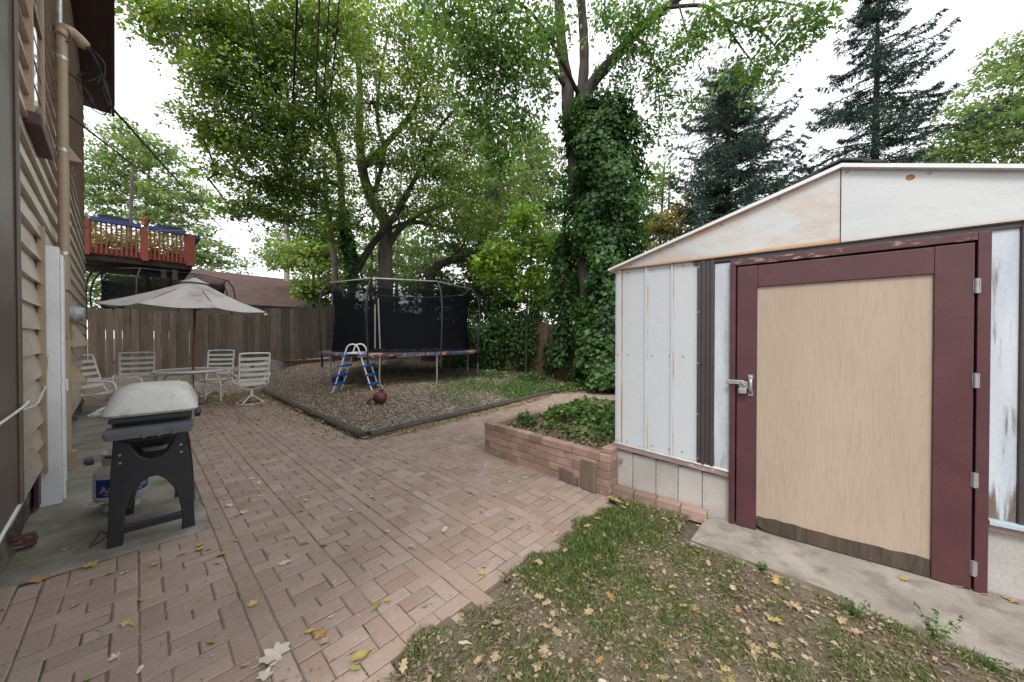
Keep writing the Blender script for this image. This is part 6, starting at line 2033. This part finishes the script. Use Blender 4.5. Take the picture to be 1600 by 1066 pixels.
def ivy_patch(name, label, prof, n, lsz):
    """Ivy sheath around a bent axis: prof = [(centre, radius), ...] from top to bottom."""
    c0 = prof[-1][0]
    root = thing(name, label, 'ivy', V((c0.x, c0.y, zg(c0.x, c0.y))))
    K_ = len(prof)
    t = rng.random(n) * (K_ - 1)
    i = np.minimum(t.astype(int), K_ - 2); f = t - i
    C = np.array([tuple(p) for p, r in prof]); R_ = np.array([r for p, r in prof])
    c = C[i] * (1 - f)[:, None] + C[i + 1] * f[:, None]
    r = R_[i] * (1 - f) + R_[i + 1] * f
    ang = rng.uniform(0, 2 * PI, n)
    bump = 1 + .16 * np.sin(ang * 3 + c[:, 2] * 2.3) + .12 * np.sin(ang * 5 - c[:, 2] * 4.1) + .08 * np.sin(c[:, 2] * 9 + ang * 2)
    r = r * bump * rng.uniform(.62, 1.02, n)
    e = np.stack([np.cos(ang), np.sin(ang), np.zeros(n)], 1)
    P = c + e * r[:, None]
    # rounded top
    P[:, 2] += np.where(t < .5, rng.normal(0, .05, n), 0)
    A = e * .55 + rng.normal(0, .35, (n, 3)); A[:, 2] -= .75
    Nn = e + rng.normal(0, .35, (n, 3)); Nn[:, 2] += .45
    tone = .40 + .25 * np.sin(ang * 3 + c[:, 2] * 2.2) + .15 * np.sin(c[:, 2] * 7 - ang * 5) + rng.normal(0, .2, n)
    leaf_mesh('leaves', P, A, Nn, lsz * np.clip(rng.lognormal(-.1, .38, n), .4, 1.9), .95, np.clip(tone, 0, 1), M['leaf_ivy'], root)
    b = MB()
    for k in range(10):
        a = random.uniform(0, 6.28)
        b.tube([p + V((math.cos(a + j * .3) * r_ * .6, math.sin(a + j * .3) * r_ * .6, 0)) for j, (p, r_) in enumerate(prof)], .012, 5)
    # inner stem mass so that no light passes through the middle
    b.tube([p for p, r_ in prof], [r_ * .42 for p, r_ in prof], 14)
    b.build('stems', M['bark_dark'], root, world=True, smooth=60)


def ivy_mound(px, py, rx, ry, d, n, label, mat='leaf_ivy'):
    c = D(px, py, d)
    root = thing('ivy_plant', label, 'ivy', V((c.x, c.y, zg(c.x, c.y))))
    X = rx * d / F; Z = ry * d / F
    u = rdirs(n) * rng.uniform(.6, 1.05, n)[:, None]
    bump = 1 + .15 * np.sin(u[:, 0] * 6 + px) + .15 * np.sin(u[:, 2] * 7)
    P = np.stack([c.x + u[:, 0] * X * bump, c.y + u[:, 1] * .5, c.z + u[:, 2] * Z * bump], 1)
    A = rng.normal(0, .5, (n, 3)); A[:, 2] -= .7; A[:, 1] -= .3
    Nn = u + rng.normal(0, .4, (n, 3)); Nn[:, 2] += .5
    leaf_mesh('leaves', P, A, Nn, rng.uniform(.08, .15, n), .95, np.clip(rng.normal(.42, .25, n), 0, 1), M[mat], root)
    b = MB()
    for k in range(8):
        a = random.uniform(-1, 1)
        b.tube(curve_pts([V((c.x + a * X * .4, c.y, max(0, c.z - Z))), V((c.x + a * X * .7, c.y + .05, c.z)), V((c.x + a * X * .9, c.y, c.z + Z * .7))], 3), .01, 5)
    b.build('stems', M['bark_dark'], root, world=True, smooth=60)


def undergrowth():
    # green ground plants at the back right, by the fence foot
    for i, (px, py, r, h, n, lab) in enumerate(((925, 600, .45, .35, 420, 'leafy weed clump at the foot of the ivy column'), (965, 600, .4, .35, 380, 'leafy weed clump beside the shed corner, behind the planter'),
                                    (880, 596, .4, .2, 260, 'low weed clump in front of the reddish fence'), (830, 590, .45, .22, 300, 'low weed patch between the fence and the trampoline'), (770, 585, .4, .25, 260, 'weed patch at the right foot of the trampoline'))):
        c = D(px, py, 9.0 if px > 860 else 10.5); c.z = zg(c.x, c.y)
        rt = thing('weed_clump', lab, 'weeds', c)
        u = rng.random(n) ** .5; ang = rng.uniform(0, 2 * PI, n)
        P = np.stack([c.x + r * u * np.cos(ang), c.y + r * u * np.sin(ang), c.z + .02 + h * (1 - u ** 2 * .6) * rng.uniform(.1, 1, n)], 1)
        leaf_mesh('foliage', P, rdirs(n, -.3, .7), rdirs(n, .3, 1), rng.uniform(.05, .11, n), .55, np.clip(rng.random(n) * .7, 0, 1), M['plant'], rt)


# ------------------------------------------------------------------ light, sky, camera
def setup():
    w = bpy.data.worlds.new('World'); S.world = w
    w.use_nodes = True
    nt = w.node_tree; nt.nodes.clear()
    out = nt.nodes.new('ShaderNodeOutputWorld'); bg = nt.nodes.new('ShaderNodeBackground')
    sky = nt.nodes.new('ShaderNodeTexSky'); sky.sky_type = 'NISHITA'; sky.sun_disc = False
    el, az = math.radians(52), math.radians(200)
    sky.sun_elevation = el; sky.sun_rotation = az
    sky.air_density = 1.0; sky.dust_density = 3.0
    # an overcast veil of cloud over the clear sky
    tc = nt.nodes.new('ShaderNodeTexCoord')
    ns = nt.nodes.new('ShaderNodeTexNoise'); ns.inputs['Scale'].default_value = 2.2; ns.inputs['Detail'].default_value = 5
    nt.links.new(tc.outputs['Generated'], ns.inputs['Vector'])
    cl = nt.nodes.new('ShaderNodeMix'); cl.data_type = 'RGBA'
    nt.links.new(ns.outputs[0], cl.inputs[0]); cl.inputs[6].default_value = (9.2, 9.5, 10.0, 1); cl.inputs[7].default_value = (11.2, 11.3, 11.5, 1)
    mx = nt.nodes.new('ShaderNodeMix'); mx.data_type = 'RGBA'; mx.inputs[0].default_value = .88
    nt.links.new(sky.outputs[0], mx.inputs[6]); nt.links.new(cl.outputs[2], mx.inputs[7])
    nt.links.new(mx.outputs[2], bg.inputs[0]); bg.inputs[1].default_value = .1
    nt.links.new(bg.outputs[0], out.inputs[0])
    L = bpy.data.lights.new('sun', 'SUN'); L.energy = 1.4; L.angle = math.radians(20); L.color = (1, .95, .88)
    o = bpy.data.objects.new('sun', L); COL.objects.link(o)
    sd = V((math.sin(az) * math.cos(el), math.cos(az) * math.cos(el), math.sin(el)))
    o.rotation_euler = sd.to_track_quat('Z', 'Y').to_euler()
    cam = bpy.data.cameras.new('camera'); co = bpy.data.objects.new('camera', cam); COL.objects.link(co)
    cam.sensor_width = 36; cam.lens = 36 * F / 1600; cam.clip_end = 2000; cam.clip_start = .02
    co.location = (0, 0, H); co.rotation_euler = (math.radians(90) - PITCH, 0, 0)
    S.camera = co
    vs = S.view_settings
    vs.view_transform = 'Standard'; vs.look = 'None'; vs.exposure = 0.92; vs.gamma = 1; vs.use_curve_mapping = False
    S.cycles.max_bounces = 8; S.cycles.transparent_max_bounces = 16
    S.cycles.use_denoising = True


ground(); patio(); paving(); house(); mast(); cables(); small_board(); shed(); planter(); yard(); lawn(); fallen(); weeds()
grill(); tank(); furniture(); trampolines(); structures(); trees(); undergrowth(); setup()
